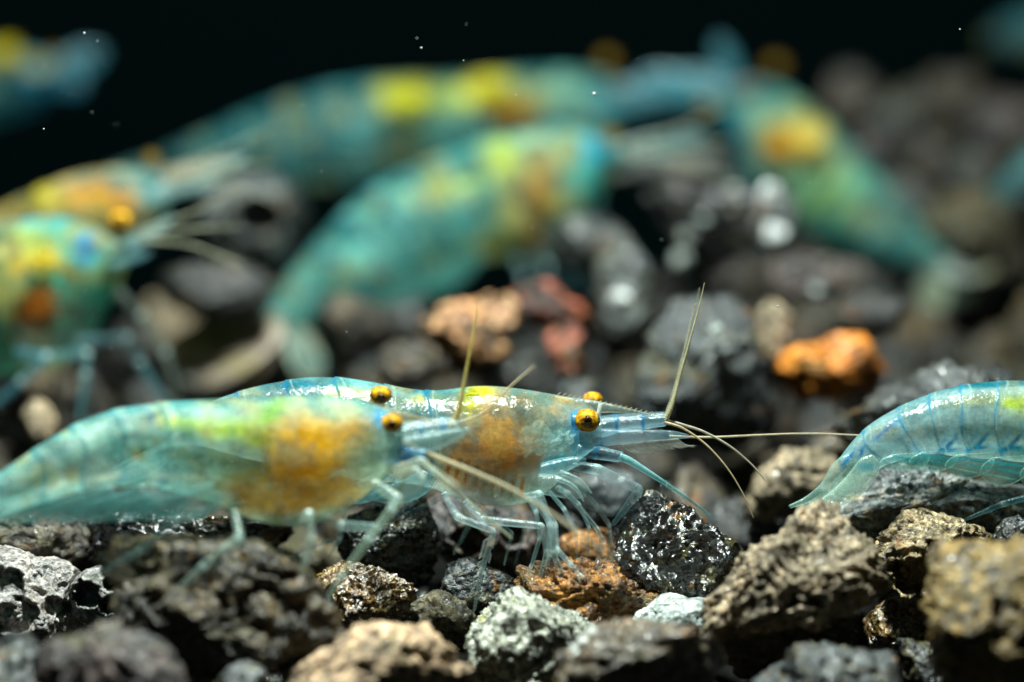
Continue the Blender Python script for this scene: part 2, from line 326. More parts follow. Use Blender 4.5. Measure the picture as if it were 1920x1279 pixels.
stone([(1535,965),(1600,920),(1660,885),(1720,872),(1800,890),(1880,900),(1960,910),(1990,960),(1900,1000),(1750,1015),(1620,1005)], 0.5, 'teal_grey', 'knobbly blue grey stone beneath the right shrimp\'s belly', 31, 6, group=FG, facets=4, amp=0.06, lumps=0.16, rough=0.03, pits=0.05)
stone([(1400,905),(1440,862),(1500,842),(1560,860),(1600,900),(1590,950),(1500,970),(1420,950)], 1.1, 'tan_porous', 'blurred tan stone behind the right shrimp\'s tail fan', 32, 5, group=FG, lumps=0.12, **PRS)
stone([(1180,1168),(1220,1140),(1290,1125),(1340,1130),(1345,1172),(1280,1195),(1200,1192)], -0.15, 'pale_teal', 'small pale blue grey stone right of the rusty stone', 33, 5, group=FG, **VES)
stone([(1045,1270),(1090,1215),(1150,1190),(1220,1170),(1280,1165),(1322,1185),(1350,1250),(1345,1340),(1055,1340)], -0.8, 'brown_glint', 'blurred brown stone with painted white glints at the bottom edge', 34, 5, group=FG, **PRS)
stone([(1415,1285),(1480,1245),(1530,1220),(1600,1212),(1660,1230),(1692,1270),(1695,1340),(1425,1340)], -0.85, 'grey', 'blurred grey stone at the bottom edge below the pitted tan one', 35, 5, group=FG, **PRS)
stone([(1660,1240),(1700,1205),(1760,1210),(1800,1260),(1790,1330),(1680,1330)], -0.35, 'dark_grey', 'dark stone in the shade left of the ochre stone', 36, 5, group=FG, **PRS)
stone([(-60,1005),(20,975),(100,970),(165,1000),(150,1055),(40,1060),(-60,1045)], 0.5, 'brown_grey', 'dull brown grey stone behind the grey lava stone', 37, 5, group=FG, **PRS)
stone([(1060,930),(1100,890),(1160,882),(1210,905),(1215,950),(1160,985),(1090,975)], 0.95, 'slate', 'smooth blue grey stone behind the sharp shrimp\'s mouthparts', 38, 5, group=FG, **VES)
stone([(1045,1020),(1090,1000),(1150,1005),(1170,1045),(1130,1085),(1065,1080)], 0.55, 'orange_rust', 'small rusty stone left of the black glassy stone', 39, 5, group=FG, **PRS)
stone([(385,1265),(430,1245),(490,1250),(520,1285),(500,1340),(400,1340)], -1.0, 'slate', 'small blue grey stone left of the sandy tan stone', 40, 5, group=FG, **PRS)
stone([(1860,1000),(1885,975),(1930,975),(1960,1000),(1940,1030),(1880,1030)], -0.1, 'dark_grey', 'small dark shiny pebble above the ochre stone', 41, 5, group=FG, **VES)

# ---------------------------------------------------------------- stones behind, those one can tell apart
BG = 'blurred stones behind the shrimps'
stone((480,415,98,88), 4.0, 'grey', 'blurred grey stone with a dark hole left of the slanting green shrimp', 51, 5, craters=[(490,408,46,90)], group=BG, facets=5)
stone((400,535,95,52), 3.3, 'dark_grey', 'blurred dark stone below the grey stone with a hole', 52, 4, group=BG)
stone((880,635,92,78), 2.5, 'peach', 'blurred orange peach stone with a dark hollow in mid picture', 53, 5, craters=[(850,690,34,60)], group=BG, facets=16, amp=0.2, freq=2.4, rough=0.08, pits=0.1)
stone((1030,578,72,50), 2.8, 'red', 'blurred reddish pink stone behind the sharp shrimp', 54, 5, group=BG, facets=16, amp=0.2, freq=2.4, rough=0.08, pits=0.1)
stone((1066,655,42,55), 2.5, 'red', 'small blurred salmon stone below the reddish one', 55, 5, group=BG, facets=16, amp=0.2, freq=2.4, rough=0.08, pits=0.1)
stone((770,680,62,45), 2.1, 'brown_grey', 'blurred brown stone left of the orange peach stone', 56, 5, group=BG)
stone((1175,540,56,92), 3.0, 'wet_grey', 'blurred pale upright stone with bright glints', 57, 5, group=BG, **GLT)
stone([(1195,760),(1210,680),(1250,610),(1320,560),(1390,575),(1430,640),(1455,730),(1440,820),(1330,850),(1230,830)], 1.9, 'slate', 'large blurred slate grey stone behind the sharp shrimp\'s feelers', 58, 5, group=BG, **GLT)
stone((1440,615,45,58), 2.3, 'tan_porous', 'blurred tan stone left of the bright orange stone', 59, 5, group=BG)
stone([(1458,692),(1485,668),(1530,650),(1570,634),(1625,630),(1660,648),(1655,672),(1620,695),(1585,730),(1540,750),(1500,740),(1475,715)], 2.2, 'orange_bright', 'bright orange stone above the right shrimp\'s tail', 60, 5, rz=0.22, group=BG, facets=12, amp=0.10, rough=0.06)
stone([(1570,800),(1640,760),(1720,722),(1820,697),(1930,682),(1965,760),(1800,830),(1620,840)], 1.2, 'grey', 'long blurred grey stone behind the right shrimp\'s back', 61, 5, group=BG, **PRS)
stone((1530,520,92,42), 3.3, 'pink_grey', 'blurred purplish grey stone above the bright orange stone', 62, 5, group=BG)
stone((1630,590,70,40), 2.7, 'dark_grey', 'blurred dark stone right of the purplish grey one', 63, 5, group=BG)
for k_, (x, y, a_, b_, d_, st_, lab) in enumerate([(1600,175,52,45,7.4,'brown_grey','far dim brown stone at the top left of the heap'), (1690,205,55,45,7.2,'grey','far grey stone second along the top of the heap'), (1790,190,60,50,7.5,'brown_grey','far brown stone highest on the heap at upper right'),
        (1880,235,58,52,7.4,'pink_grey','far stone at the right end of the heap top'), (1640,285,50,42,6.6,'pink_grey','far brownish stone just right of the green shrimp\'s back'), (1745,285,55,40,6.7,'brown_grey','far brown stone above the dark gap in the heap'),
        (1835,320,52,45,6.5,'grey','far grey stone right of the dark gap in the heap'), (1690,375,48,40,6.2,'grey','far grey stone below the dark gap in the heap')]):
    stone((x, y, a_, b_), d_, st_, lab, 170+k_, 4, group=BG)
for k_, (x, y, r_, d_, lab) in enumerate([(1442,364,20,3.5,'upper of two grains added as bright white glints below the green shrimp'), (1452,440,24,3.5,'lower of two grains added as bright white glints below the green shrimp'), (1372,358,15,3.6,'small grain added as a pale pinkish glint left of the two white ones'),
        (1322,404,17,3.6,'grain added as a pale glint on the dark wet stone, right one'), (1288,446,14,3.6,'grain added as a faint greenish glint on the dark wet stone'), (1278,490,18,3.5,'grain added as a dull pale glint under the dark wet stone'), (1186,512,22,2.9,'upper grain added as a white glint on the upright stone'),
        (1168,562,26,2.9,'lower grain added as a white glint on the upright stone'), (1345,620,14,1.6,'small grain added as a pale glint on the large slate stone'), (1535,650-110,16,3.2,'grain added as a pale glint on the purplish stone')]):
    stone((x, y, r_, r_*.9), d_, 'glint_white' if k_ in (0,1,6,7) else 'pale_teal', lab, 190+k_, 3, group='pale grains standing in for blurred glints', name='grain')  # added grains: their pale colour stands in for blurred glints on the stones
stone((1820,430,92,70), 5.0, 'olive', 'blurred olive stone right of the downward pointing shrimp', 67, 4, group=BG)
stone((1255,312,112,34), 5.0, 'grey', 'pale blurred stone between the two upper shrimps\' heads', 68, 4, group=BG)
stone((1100,462,72,55), 3.6, 'grey', 'blurred grey green stone below the slanting shrimp\'s head', 69, 4, group=BG)
stone((1320,430,120,72), 3.7, 'wet_dark', 'dark wet stone with bright blurred glints in the upper middle', 70, 5, group=BG, **GLT)
stone((1450,405,46,66), 3.6, 'wet_grey', 'small wet grey stone with two bright blurred glints', 71, 5, group=BG, **GLT)
stone((660,610,72,55), 3.2, 'brown_grey', 'dim brown stone right of the slanting shrimp\'s tail fan', 72, 4, group=BG)
stone((75,790,32,45), 1.9, 'tan_porous', 'small blurred tan stone above the front shrimp\'s back', 73, 4, group=BG)
stone((1090,780,70,70), 2.0, 'slate', 'dull grey stone right behind the sharp shrimp\'s eyes', 74, 4, group=BG)
stone((1560,850,60,40), 1.5, 'brown_dark', 'dark stone behind the right shrimp\'s last tail segment', 75, 4, group=BG)

# ---------------------------------------------------------------- the rest of the gravel: alike stones
rg = random.Random(4)
BASE = []
for k in range(10):
    dv, faces = ico(4); q = dv*np.array([1.0, rg.uniform(.7,1.0), rg.uniform(.6,.85)])
    q = relief(q*0.3, 0.3, 300+k, facets=18, amp=0.17, rough=0.07, pits=0.12, cut=(.5,.9))
    BASE.append((mesh_from('gravel_stone', q, faces)))
for me in BASE: me.materials.append(STONE['grey'])
STY = [('dark_grey', 8), ('brown_grey', 6), ('grey', 3), ('brown_dark', 7), ('pink_grey', 1), ('olive', 2), ('tan_porous', 1), ('glitter_black', 9)]
BAG = [a for a, n in STY for _ in range(n)]
WORD = {'dark_grey':'dark grey', 'brown_grey':'brownish grey', 'grey':'grey', 'brown_dark':'dark brown', 'pink_grey':'pinkish grey', 'olive':'olive', 'tan_porous':'tan', 'glitter_black':'black'}
def scatter(y0, y1, step, size, lift):
    y = y0
    while y < y1:
        hw = 960/FP*(FD+y)*1.12 + 0.35; x = -hw
        while x < hw:
            xx = x + rg.uniform(-.14, .14); yy = y + rg.uniform(-.14, .14)
            # the gravel ends earlier on the left than in the far right corner
            r0 = np.array([xx, yy, 0.0]) - ORG; d_p = FD + r0 @ FWD; q_x = 960 + r0 @ RIGHT/d_p*FP; q_y = 639.5 - r0 @ UP/d_p*FP
            under_fan = 270 < q_x < 640 and 585 < q_y < 770 and yy > 1.6      # kept free: the slanting shrimp's tail fan lies here
            if not under_fan and yy < 5.4 + 3.0*float(sstep(0.3, 2.2, np.array(xx))):
                st = rg.choice(BAG); s_ = rg.uniform(*size)
                o = bpy.data.objects.new('gravel_stone', rg.choice(BASE)); C.objects.link(o)
                o.location = (xx, yy, float(ground_z(xx, yy)) + lift + rg.uniform(-.06, .06))
                o.rotation_euler = (rg.uniform(0, 6.3), rg.uniform(0, 6.3), rg.uniform(0, 6.3)); o.scale = (s_, s_, s_)
                o.material_slots[0].link = 'OBJECT'; o.material_slots[0].material = STONE[st]
                rel = np.array([xx, yy, o.location.z]) - ORG; dp = FD + rel @ FWD; qx = 960 + rel @ RIGHT/dp*FP; qy = 639.5 - rel @ UP/dp*FP
                if yy <= 0.9: where = 'low among the foreground stones ' + ('at left' if qx < 640 else 'in the middle' if qx < 1280 else 'at right')
                elif qy < 330: where = 'far back on the heap at upper right' if qx > 1150 else 'far back under the long dim shrimp'
                elif qy < 560: where = 'beside the shrimps at the left edge' if qx < 420 else 'around the slanting pale green shrimp' if qx < 1180 else 'below the green shrimp facing up left'
                else: where = 'just behind the front shrimp\'s back' if qx < 640 else 'around the orange peach stone' if qx < 1180 else 'around the bright orange stone'
                tag(o, f'{WORD[st]} gravel stone {where}', 'stone', f'{WORD[st]} gravel {where}')
            x += step
        y += step*0.85
scatter(-1.7, 0.9, 0.40, (0.6, 0.9), -0.06)
scatter(1.0, 8.6, 0.48, (0.5, 1.0), 0.0)

# ---------------------------------------------------------------- shrimp materials
def shell_mat(name, rough=0.16, gloss=1.0, speckle=0.35, edge=0.45, bump=0.25, trans=0.5, fine=55.0, dots=0.0):
    t = NT(name)
    at = t.n('ShaderNodeAttribute', attribute_name='pigment')
    tc = t.n('ShaderNodeTexCoord'); v = tc.outputs['Object']
    n1 = t.noise(v, fine, 4, 0.7); n2 = t.noise(v, 9.0, 4, 0.6, 0.8)
    m = t.ramp(n1, [(0.3, 1-speckle), (0.7, 1+speckle)])
    col = t.mix(1.0, at.outputs['Color'], m, 'MULTIPLY')
    da = 0.0
    if dots:
        vo = t.n('ShaderNodeTexVoronoi', feature='F1'); vo.inputs['Scale'].default_value = 24; t.l(v, vo.inputs['Vector'])
        sp = t.n('ShaderNodeSeparateColor'); t.l(vo.outputs['Color'], sp.inputs[0])
        dm = t.math('MULTIPLY', t.ramp(vo.outputs['Distance'], [(0.06, 1.0), (0.20, 0.0)]), t.math('GREATER_THAN', sp.outputs[0], 0.62))
        dm = t.math('MULTIPLY', dm, dots)
        col = t.mix(dm, col, t.ramp(sp.outputs[1], [(0.0, (.62,.22,.04)), (0.4, (.7,.5,.1)), (0.7, (.02,.25,.4)), (1.0, (.75,.8,.7))], 'CONSTANT'))
        da = t.math('MULTIPLY', dm, 0.45)
    lw = t.n('ShaderNodeLayerWeight'); lw.inputs['Blend'].default_value = 0.5
    rim = t.math('POWER', lw.outputs['Facing'], 3.0)              # longer path through the shell at grazing angles
    a = t.math('MULTIPLY', at.outputs['Alpha'], t.ramp(n2, [(0.3, 0.7), (0.7, 1.3)]))
    a = t.math('ADD', a, t.math('MULTIPLY', rim, edge))
    if dots: a = t.math('ADD', a, da)
    a = t.math('MINIMUM', a, 0.97)
    bp = t.n('ShaderNodeBump'); bp.inputs['Strength'].default_value = bump; bp.inputs['Distance'].default_value = 0.01
    t.l(t.math('ADD', n1, n2), bp.inputs['Height'])
    df = t.n('ShaderNodeBsdfDiffuse'); tl = t.n('ShaderNodeBsdfTranslucent'); t.l(col, df.inputs[0]); t.l(col, tl.inputs[0]); t.l(bp.outputs[0], df.inputs['Normal'])
    mm = t.n('ShaderNodeMixShader'); mm.inputs[0].default_value = trans; t.l(df.outputs[0], mm.inputs[1]); t.l(tl.outputs[0], mm.inputs[2])
    tr = t.n('ShaderNodeBsdfTransparent'); ms = t.n('ShaderNodeMixShader'); t.l(a, ms.inputs[0]); t.l(tr.outputs[0], ms.inputs[1]); t.l(mm.outputs[0], ms.inputs[2])
    gl = t.n('ShaderNodeBsdfGlossy'); t.l(t.ramp(n2, [(0.35, rough*0.6), (0.65, rough*2.6)]), gl.inputs['Roughness'])
    n4 = t.noise(v, 16.0, 3, 0.6); b2 = t.n('ShaderNodeBump'); b2.inputs['Strength'].default_value = 0.35; b2.inputs['Distance'].default_value = 0.03; t.l(n4, b2.inputs['Height']); t.l(bp.outputs[0], b2.inputs['Normal']); t.l(b2.outputs[0], gl.inputs['Normal'])
    fr = t.n('ShaderNodeFresnel'); fr.inputs['IOR'].default_value = 1.42
    geo = t.n('ShaderNodeNewGeometry')
    fac = t.math('MULTIPLY', t.math('MULTIPLY', fr.outputs[0], gloss), t.math('SUBTRACT', 1.0, geo.outputs['Backfacing']))
    mx = t.n('ShaderNodeMixShader'); t.l(fac, mx.inputs[0]); t.l(ms.outputs[0], mx.inputs[1]); t.l(gl.outputs[0], mx.inputs[2])
    t.l(mx.outputs[0], t.out.inputs[0]); return t.m
SHELL = shell_mat('shrimp_shell', rough=0.09, gloss=0.75, speckle=0.28, edge=0.4, bump=0.18, dots=.55)
NEARSHELL = shell_mat('near_shell', rough=0.16, gloss=0.4, speckle=0.4, edge=0.3, bump=0.6, dots=.8)
FARSHELL = shell_mat('far_shell', rough=0.28, gloss=0.2, speckle=0.5, edge=0.0, bump=0.3)
CLEAR = shell_mat('clear_shell', rough=0.12, gloss=0.9, speckle=0.35, edge=0.5, bump=0.2, fine=80)
FEEL = shell_mat('feeler', rough=0.3, gloss=0.8, speckle=0.3, edge=0.2, bump=0.3, trans=0.35, fine=90)
def tissue_mat():
    t = NT('soft_tissue')
    at = t.n('ShaderNodeAttribute', attribute_name='pigment'); tc = t.n('ShaderNodeTexCoord')
    n1 = t.noise(tc.outputs['Object'], 45, 5, 0.75); n2 = t.noise(tc.outputs['Object'], 14, 4, 0.6)
    col = t.mix(0.9, at.outputs['Color'], t.ramp(n1, [(0.3, 0.55), (0.7, 1.5)]), 'MULTIPLY')
    lw = t.n('ShaderNodeLayerWeight'); lw.inputs['Blend'].default_value = 0.5
    thick = t.math('POWER', t.math('SUBTRACT', 1.0, lw.outputs['Facing']), 2.4)   # chord through the tissue
    a = t.math('MULTIPLY', t.math('MULTIPLY', thick, at.outputs['Alpha']), t.ramp(n2, [(0.3, 0.6), (0.7, 1.2)]))
    a = t.math('MINIMUM', a, 0.98)
    df = t.n('ShaderNodeBsdfDiffuse'); tl = t.n('ShaderNodeBsdfTranslucent'); t.l(col, df.inputs[0]); t.l(col, tl.inputs[0])
    mm = t.n('ShaderNodeMixShader'); mm.inputs[0].default_value = 0.5; t.l(df.outputs[0], mm.inputs[1]); t.l(tl.outputs[0], mm.inputs[2])
    tr = t.n('ShaderNodeBsdfTransparent'); ms = t.n('ShaderNodeMixShader'); t.l(a, ms.inputs[0]); t.l(tr.outputs[0], ms.inputs[1]); t.l(mm.outputs[0], ms.inputs[2])
    t.l(ms.outputs[0], t.out.inputs[0]); return t.m
TISSUE = tissue_mat()
def eye_mat():
    t = NT('eye'); tc = t.n('ShaderNodeTexCoord'); v = tc.outputs['Object']
    n = t.noise(v, 45, 5, 0.75); at = t.n('ShaderNodeAttribute', attribute_name='pigment'); col = t.mix(1.0, at.outputs['Color'], t.ramp(n, [(0.34, (.10,.07,.05)), (0.5, (.75,.7,.65)), (0.68, (1.7,1.8,2.2))]), 'MULTIPLY')
    vo = t.n('ShaderNodeTexVoronoi'); vo.inputs['Scale'].default_value = 150; t.l(v, vo.inputs['Vector'])
    bp = t.n('ShaderNodeBump'); bp.inputs['Strength'].default_value = 0.15; bp.inputs['Distance'].default_value = 0.004; t.l(vo.outputs[0], bp.inputs['Height'])
    b = t.n('ShaderNodeBsdfPrincipled'); t.l(col, b.inputs['Base Color']); b.inputs['Roughness'].default_value = 0.5; b.inputs['Specular IOR Level'].default_value = 0.12
    t.l(bp.outputs[0], b.inputs['Normal']); b.inputs['Subsurface Weight'].default_value = 0.3; b.inputs['Subsurface Radius'].default_value = (.05,.03,.01); b.inputs['Subsurface Scale'].default_value = 0.5
    t.l(b.outputs[0], t.out.inputs[0]); return t.m
EYE = eye_mat()
tp = NT('pupil'); bs = tp.n('ShaderNodeBsdfPrincipled'); bs.inputs['Roughness'].default_value = 0.15
tp.l(tp.ramp(tp.noise(tp.n('ShaderNodeTexCoord').outputs['Object'], 60, 3), [(0.4, (.008,.005,.003)), (0.7, (.06,.028,.006))]), bs.inputs['Base Color']); tp.l(bs.outputs[0], tp.out.inputs[0])
PUPIL = tp.m

# ---------------------------------------------------------------- shrimp geometry
def catmull(k, n):
    k = np.asarray(k, float); c = k[:, :2]
    t = np.concatenate([[0], np.cumsum(np.maximum(np.linalg.norm(np.diff(c, axis=0), axis=1), 1e-3))]); t /= t[-1]
    # monotone-ish cubic Hermite on non-uniform knots
    m = np.zeros_like(k); m[1:-1] = (k[2:]-k[:-2])/(t[2:]-t[:-2])[:, None]; m[0] = (k[1]-k[0])/(t[1]-t[0]); m[-1] = (k[-1]-k[-2])/(t[-1]-t[-2])
    s = np.linspace(0, 1, n); j = np.clip(np.searchsorted(t, s, side='right')-1, 0, len(t)-2)
    dt = (t[j+1]-t[j]); u = ((s-t[j])/dt)[:, None]; dt = dt[:, None]
    return (2*u**3-3*u**2+1)*k[j] + (u**3-2*u**2+u)*dt*m[j] + (-2*u**3+3*u**2)*k[j+1] + (u**3-u**2)*dt*m[j+1]
def loft(st, N, M, col, alpha, blobs=(), segs=(), dorsal=None, ev=0.9, segcol=(.02,.22,.42), sega=0.75, step=0.03, lobes=0.0, segcurve=0.0, rim=None, mott=0.0, seed=1, tilt=0.0):
    """Stations (top x, top y, bottom x, bottom y, depth, half width px) skinned into one closed surface."""
    k = catmull(np.asarray(st, float)[:, [0,1,2,3,4,5]], N)
    tw_ = tilt*np.sin(np.pi*np.linspace(.12, .95, N)); T = np.array([P(a[0], a[1], a[4]+q) for a, q in zip(k, tw_)]); B = np.array([P(a[2], a[3], a[4]-q) for a, q in zip(k, tw_)])
    c = (T+B)/2; h = (T-B)/2; g = np.gradient(c, axis=0); g /= np.linalg.norm(g, axis=1)[:, None]+1e-9
    wd = np.cross(g, h); wd /= np.linalg.norm(wd, axis=1)[:, None]+1e-9
    W = np.maximum(k[:,5], 0.5)*(FD+k[:,4])/FP
    a = np.linspace(0, 2*np.pi, M, endpoint=False); ca, sa = np.cos(a), np.sin(a)
    cc = np.sign(ca)*np.abs(ca)**ev; ss = np.sign(sa)*np.abs(sa)**ev
    ss = ss*np.where(ca < 0, 1-0.18*np.abs(ca), 1.0)
    u = np.linspace(0, 1, N)[:, None] - segcurve*(np.abs(sa)[None, :]**2)
    mult = np.ones((N, M)); line = np.zeros((N, M)); line2 = np.zeros((N, M)); low = np.ones((N, M))
    sg = sorted(segs)
    for i, ub in enumerate(sg):
        nxt = sg[i+1] if i+1 < len(sg) else ub+0.08
        ins = (u >= ub) & (u < nxt)
        mult += np.where(ins, step*np.exp(-np.clip(u-ub, 0, 1)/(nxt-ub)*2.5), 0)
        wv = 1+.5*np.sin(a*5+i*2.1)[None, :]; line = np.maximum(line, np.exp(-((u-ub-.003*np.sin(a*4+i))/(0.0042*wv))**2)); line2 = np.maximum(line2, np.exp(-((u-ub-.016-.004*np.sin(a*3+i*1.7))/.0022)**2))
        if lobes: low += np.where(ins, lobes*np.sin(np.pi*np.clip((u-ub)/(nxt-ub), 0, 1)), 0)
    lowm = np.where(ca[None, :] < -0.3, low, 1.0)
    pos = c[:, None, :] + h[:, None, :]*(cc[None, :]*mult*lowm)[:, :, None] + wd[:, None, :]*(W[:, None]*ss[None, :]*mult)[:, :, None]
    lx = (k[:,0]+k[:,2])[:, None]/2 + ((k[:,0]-k[:,2])/2)[:, None]*cc[None, :]
    ly = (k[:,1]+k[:,3])[:, None]/2 + ((k[:,1]-k[:,3])/2)[:, None]*cc[None, :]
    pig = np.empty((N, M, 4)); pig[..., :3] = col; pig[..., 3] = alpha
    def lay(wt, cl, al):
        pig[..., :3] = pig[..., :3]*(1-wt[..., None]) + np.array(cl)*wt[..., None]; pig[..., 3] = pig[..., 3]*(1-wt) + al*wt
    if dorsal: lay(np.broadcast_to(sstep(0.70, 0.97, ca)[None, :], (N, M))*dorsal[2], dorsal[0], dorsal[1])
    for (bx, by, rx, ry, an, cl, al) in blobs:
        t_ = math.radians(an); dx = lx-bx; dy = ly-by
        e = (dx*math.cos(t_)+dy*math.sin(t_))/rx; f = (-dx*math.sin(t_)+dy*math.cos(t_))/ry
        lay(np.exp(-(e*e+f*f)**1.3), cl, al)
    if mott:      # uneven pigment and tissue under the shell
        q = np.stack([lx.ravel()/34, ly.ravel()/34, np.full(lx.size, seed*3.7)], 1)
        n1 = fbm(q, seed, 4, .55).reshape(N, M); n2 = fbm(q*.8+9, seed+5, 3).reshape(N, M); n3 = fbm(q*np.array([.35, 2.2, 1])+4, seed+9, 3).reshape(N, M)
        pig[..., :3] *= np.clip(1+mott*.8*n1+mott*.4*n3, .3, 1.9)[..., None]; pig[..., 3] *= np.clip(1+mott*.5*n2+mott*.4*n3, .4, 1.7)
        lay(np.clip(mott*1.2*sstep(.25, .8, n2), 0, .7), (.50,.44,.10), .5); lay(np.clip(mott*1.2*sstep(.25, .8, -n2), 0, .6), (.03,.32,.34), .5)
        pig[..., 3] = np.clip(pig[..., 3], 0, 1)
    if rim: lay(np.broadcast_to(sstep(0.93, 1.0, np.abs(ca))[None, :], (N, M)), rim[0], rim[1])
    if segs: lay(line*0.8, segcol, sega); lay(line2*0.5, (.55,.78,.74), .6)
    v = np.concatenate([pos.reshape(-1, 3), c[:1], c[-1:]]); pg = np.concatenate([pig.reshape(-1, 4), pig[:1, 0], pig[-1:, 0]])
    f = [(i*M+j, i*M+(j+1) % M, (i+1)*M+(j+1) % M, (i+1)*M+j) for i in range(N-1) for j in range(M)]
    f += [(N*M, (j+1) % M, j) for j in range(M)] + [(N*M+1, (N-1)*M+j, (N-1)*M+(j+1) % M) for j in range(M)]
    return v, f, pg
def tube(pts, rad, col=(.35,.62,.62), alpha=0.4, smooth=False, sides=10, per=14, joint=None, bead=0.0, beadlen=5.0, tip=0.35, jw=9.0, fade=1.0):
    p = np.array([[x, y, d] for x, y, d in pts], float); r = np.array(rad, float)
    k = np.concatenate([p[:, :2], p[:, 2:], r[:, None]], 1)
    L = np.linalg.norm(np.diff(p[:, :2], axis=0), axis=1).sum()
    n = max(8, int(per*(len(pts)-1))) if not bead else max(12, int(L/beadlen*4))
    if smooth: s = catmull(k, n)
    else:
        t = np.concatenate([[0], np.cumsum(np.linalg.norm(np.diff(p[:, :2], axis=0), axis=1)+1e-6)]); t /= t[-1]
        x = np.linspace(0, 1, n); s = np.stack([np.interp(x, t, k[:, i]) for i in range(4)], 1)
        for _ in range(2): s[1:-1, :3] = (s[:-2, :3]+2*s[1:-1, :3]+s[2:, :3])/4
        w_ = np.exp(-(np.min(np.abs(x[:, None]-t[None, 1:-1]), axis=1)*L/jw)**2) if len(t) > 2 else np.zeros(n)
        s[:, 3] *= 1+0.07*w_
    c = np.array([P(a[0], a[1], a[2]) for a in s]); R = s[:, 3]*(FD+s[:, 2])/FP
    if bead: R = R*(1+bead*np.sin(np.arange(n)*math.pi/2))
    R[-1] *= tip
    g = np.gradient(c, axis=0); g /= np.linalg.norm(g, axis=1)[:, None]+1e-9
    e1 = np.cross(g, FWD); e1 /= np.linalg.norm(e1, axis=1)[:, None]+1e-9; e2 = np.cross(g, e1)
    a = np.linspace(0, 2*np.pi, sides, endpoint=False)
    pos = c[:, None]+R[:, None, None]*(np.cos(a)[None, :, None]*e1[:, None]+np.sin(a)[None, :, None]*e2[:, None])
    pig = np.empty((n, sides, 4)); pig[..., :3] = col; pig[..., 3] = alpha
    pig[..., 3] *= np.linspace(1, fade, n)[:, None]
    if joint and not smooth and len(t) > 2:
        pig[..., :3] = pig[..., :3]*(1-w_[:, None, None])+np.array(joint)*w_[:, None, None]; pig[..., 3] += 0.3*w_[:, None]
    M = sides; v = np.concatenate([pos.reshape(-1, 3), c[:1], c[-1:]]); pg = np.concatenate([pig.reshape(-1, 4), pig[:1, 0], pig[-1:, 0]])
    f = [(i*M+j, i*M+(j+1) % M, (i+1)*M+(j+1) % M, (i+1)*M+j) for i in range(n-1) for j in range(M)]
    f += [(n*M, (j+1) % M, j) for j in range(M)] + [(n*M+1, (n-1)*M+j, (n-1)*M+(j+1) % M) for j in range(M)]
    return v, f, pg
def blob(px, py, d, rx, ry, rw, an, col, alpha, seed, sub=4, amp=0.16):
    dv, faces = ico(sub); v = dv*(1+amp*fbm(dv*2.2, seed, 3)[:, None]); s = S(d); t_ = math.radians(an)
    x = v[:,0]*rx*s; y = v[:,1]*ry*s; X_ = x*math.cos(t_)+y*math.sin(t_); Y_ = -x*math.sin(t_)+y*math.cos(t_)
    W = P(px, py, d)+np.outer(X_, RIGHT)+np.outer(Y_, UP)+np.outer(v[:,2]*rw*s, FWD)
    return W, faces, np.tile(np.array([*col, alpha]), (len(W), 1))
def hairs(list_, col=(.5,.55,.5), alpha=0.7):
    V, F, G = [], [], []; n0 = 0
    for pts, r in list_:
        v, f, g = tube(pts, [r, r*0.75, r*0.3], col, alpha, True, 4, 3)
        V.append(v); G.append(g); F += [tuple(i+n0 for i in q) for q in f]; n0 += len(v)
    return np.concatenate(V), F, np.concatenate(G)

class Shrimp:
    def __init__(s, label, foot, group='blue green freshwater shrimps'):
        s.base = P(*foot); s.o = bpy.data.objects.new('shrimp', None); C.objects.link(s.o); s.o.location = s.base; s.o.empty_display_size = 0.2
        tag(s.o, label, 'shrimp', group)
    def add(s, name, vfp, mat, parent=None, label=None, kind=None):
        v, f, g = vfp
        o = link(name, mesh_from(name, v-s.base, f, True, g), mat, parent or s.o)
        if label: o['label'] = label
        if kind: o['kind'] = kind
        return o
    def eye(s, px, py, d, r, ry=None, side=-1, pup=(0, 0), stalk=None, scol=(.05,.35,.6)):
        ry = ry or r*0.9
        v, f, g = blob(px, py, d, r, ry, r*0.8, 0, (.68,.37,.015), 1, 3, 4, 0.03)
        q = (v-P(px+pup[0], py+pup[1], d) if pup is not None else v-P(px, py-r, d)); fr = side*(q @ FWD) > 0; lat = np.hypot(q @ RIGHT, q @ UP)/(r*S(d))
        k = np.where(fr, np.exp(-(lat/0.55)**2), 0)*0.75 + 0.45*sstep(.75, 1.0, lat)
        g[:, :3] = g[:, :3]*(1-k[:, None]) + np.array((.10,.035,.004))*k[:, None]
        e = s.add('eye', (v, f, g), EYE, None, 'golden orange compound eye')
        if pup is not None:
            v, f, g = blob(px+pup[0], py+pup[1], d+side*r*0.66*S(d), r*0.42, ry*0.44, r*0.22, 0, (0,0,0), 1, 5, 3, 0.4)
            s.add('pupil', (v, f, g), PUPIL, e)
        if stalk: s.add('eyestalk', tube([(*stalk, d+0.03), ((stalk[0]*.5+px*.5), (stalk[1]*.5+py*.5), d+.02), (px, py, d)], [r*.75, r*.72, r*.8], scol, 0.6, True, 12, 6), CLEAR)
        return e
    def leg(s, pts, rad, col=(.46,.68,.70), alpha=0.38, joint=(.62,.80,.78), **k):
        return s.add('leg', tube(pts, [x*.66 for x in rad], col, alpha*.5, False, 12, 22, joint, jw=5.0, **k), CLEAR)
    def feeler(s, pts, rad, name='antenna', col=(.42,.36,.2), alpha=0.75, bead=0.07, beadlen=5, **k):
        return s.add(name, tube(pts, rad, col, alpha, True, 8, 14, None, bead, beadlen, **k), FEEL)
    def blade(s, name, st, col, alpha, N=40, M=24, mat=None, **k):
        return s.add(name, loft(st, N, M, col, alpha, **k), mat or CLEAR)
    def organ(s, name, *a, **k): return s.add(name, blob(*a, **k), TISSUE)
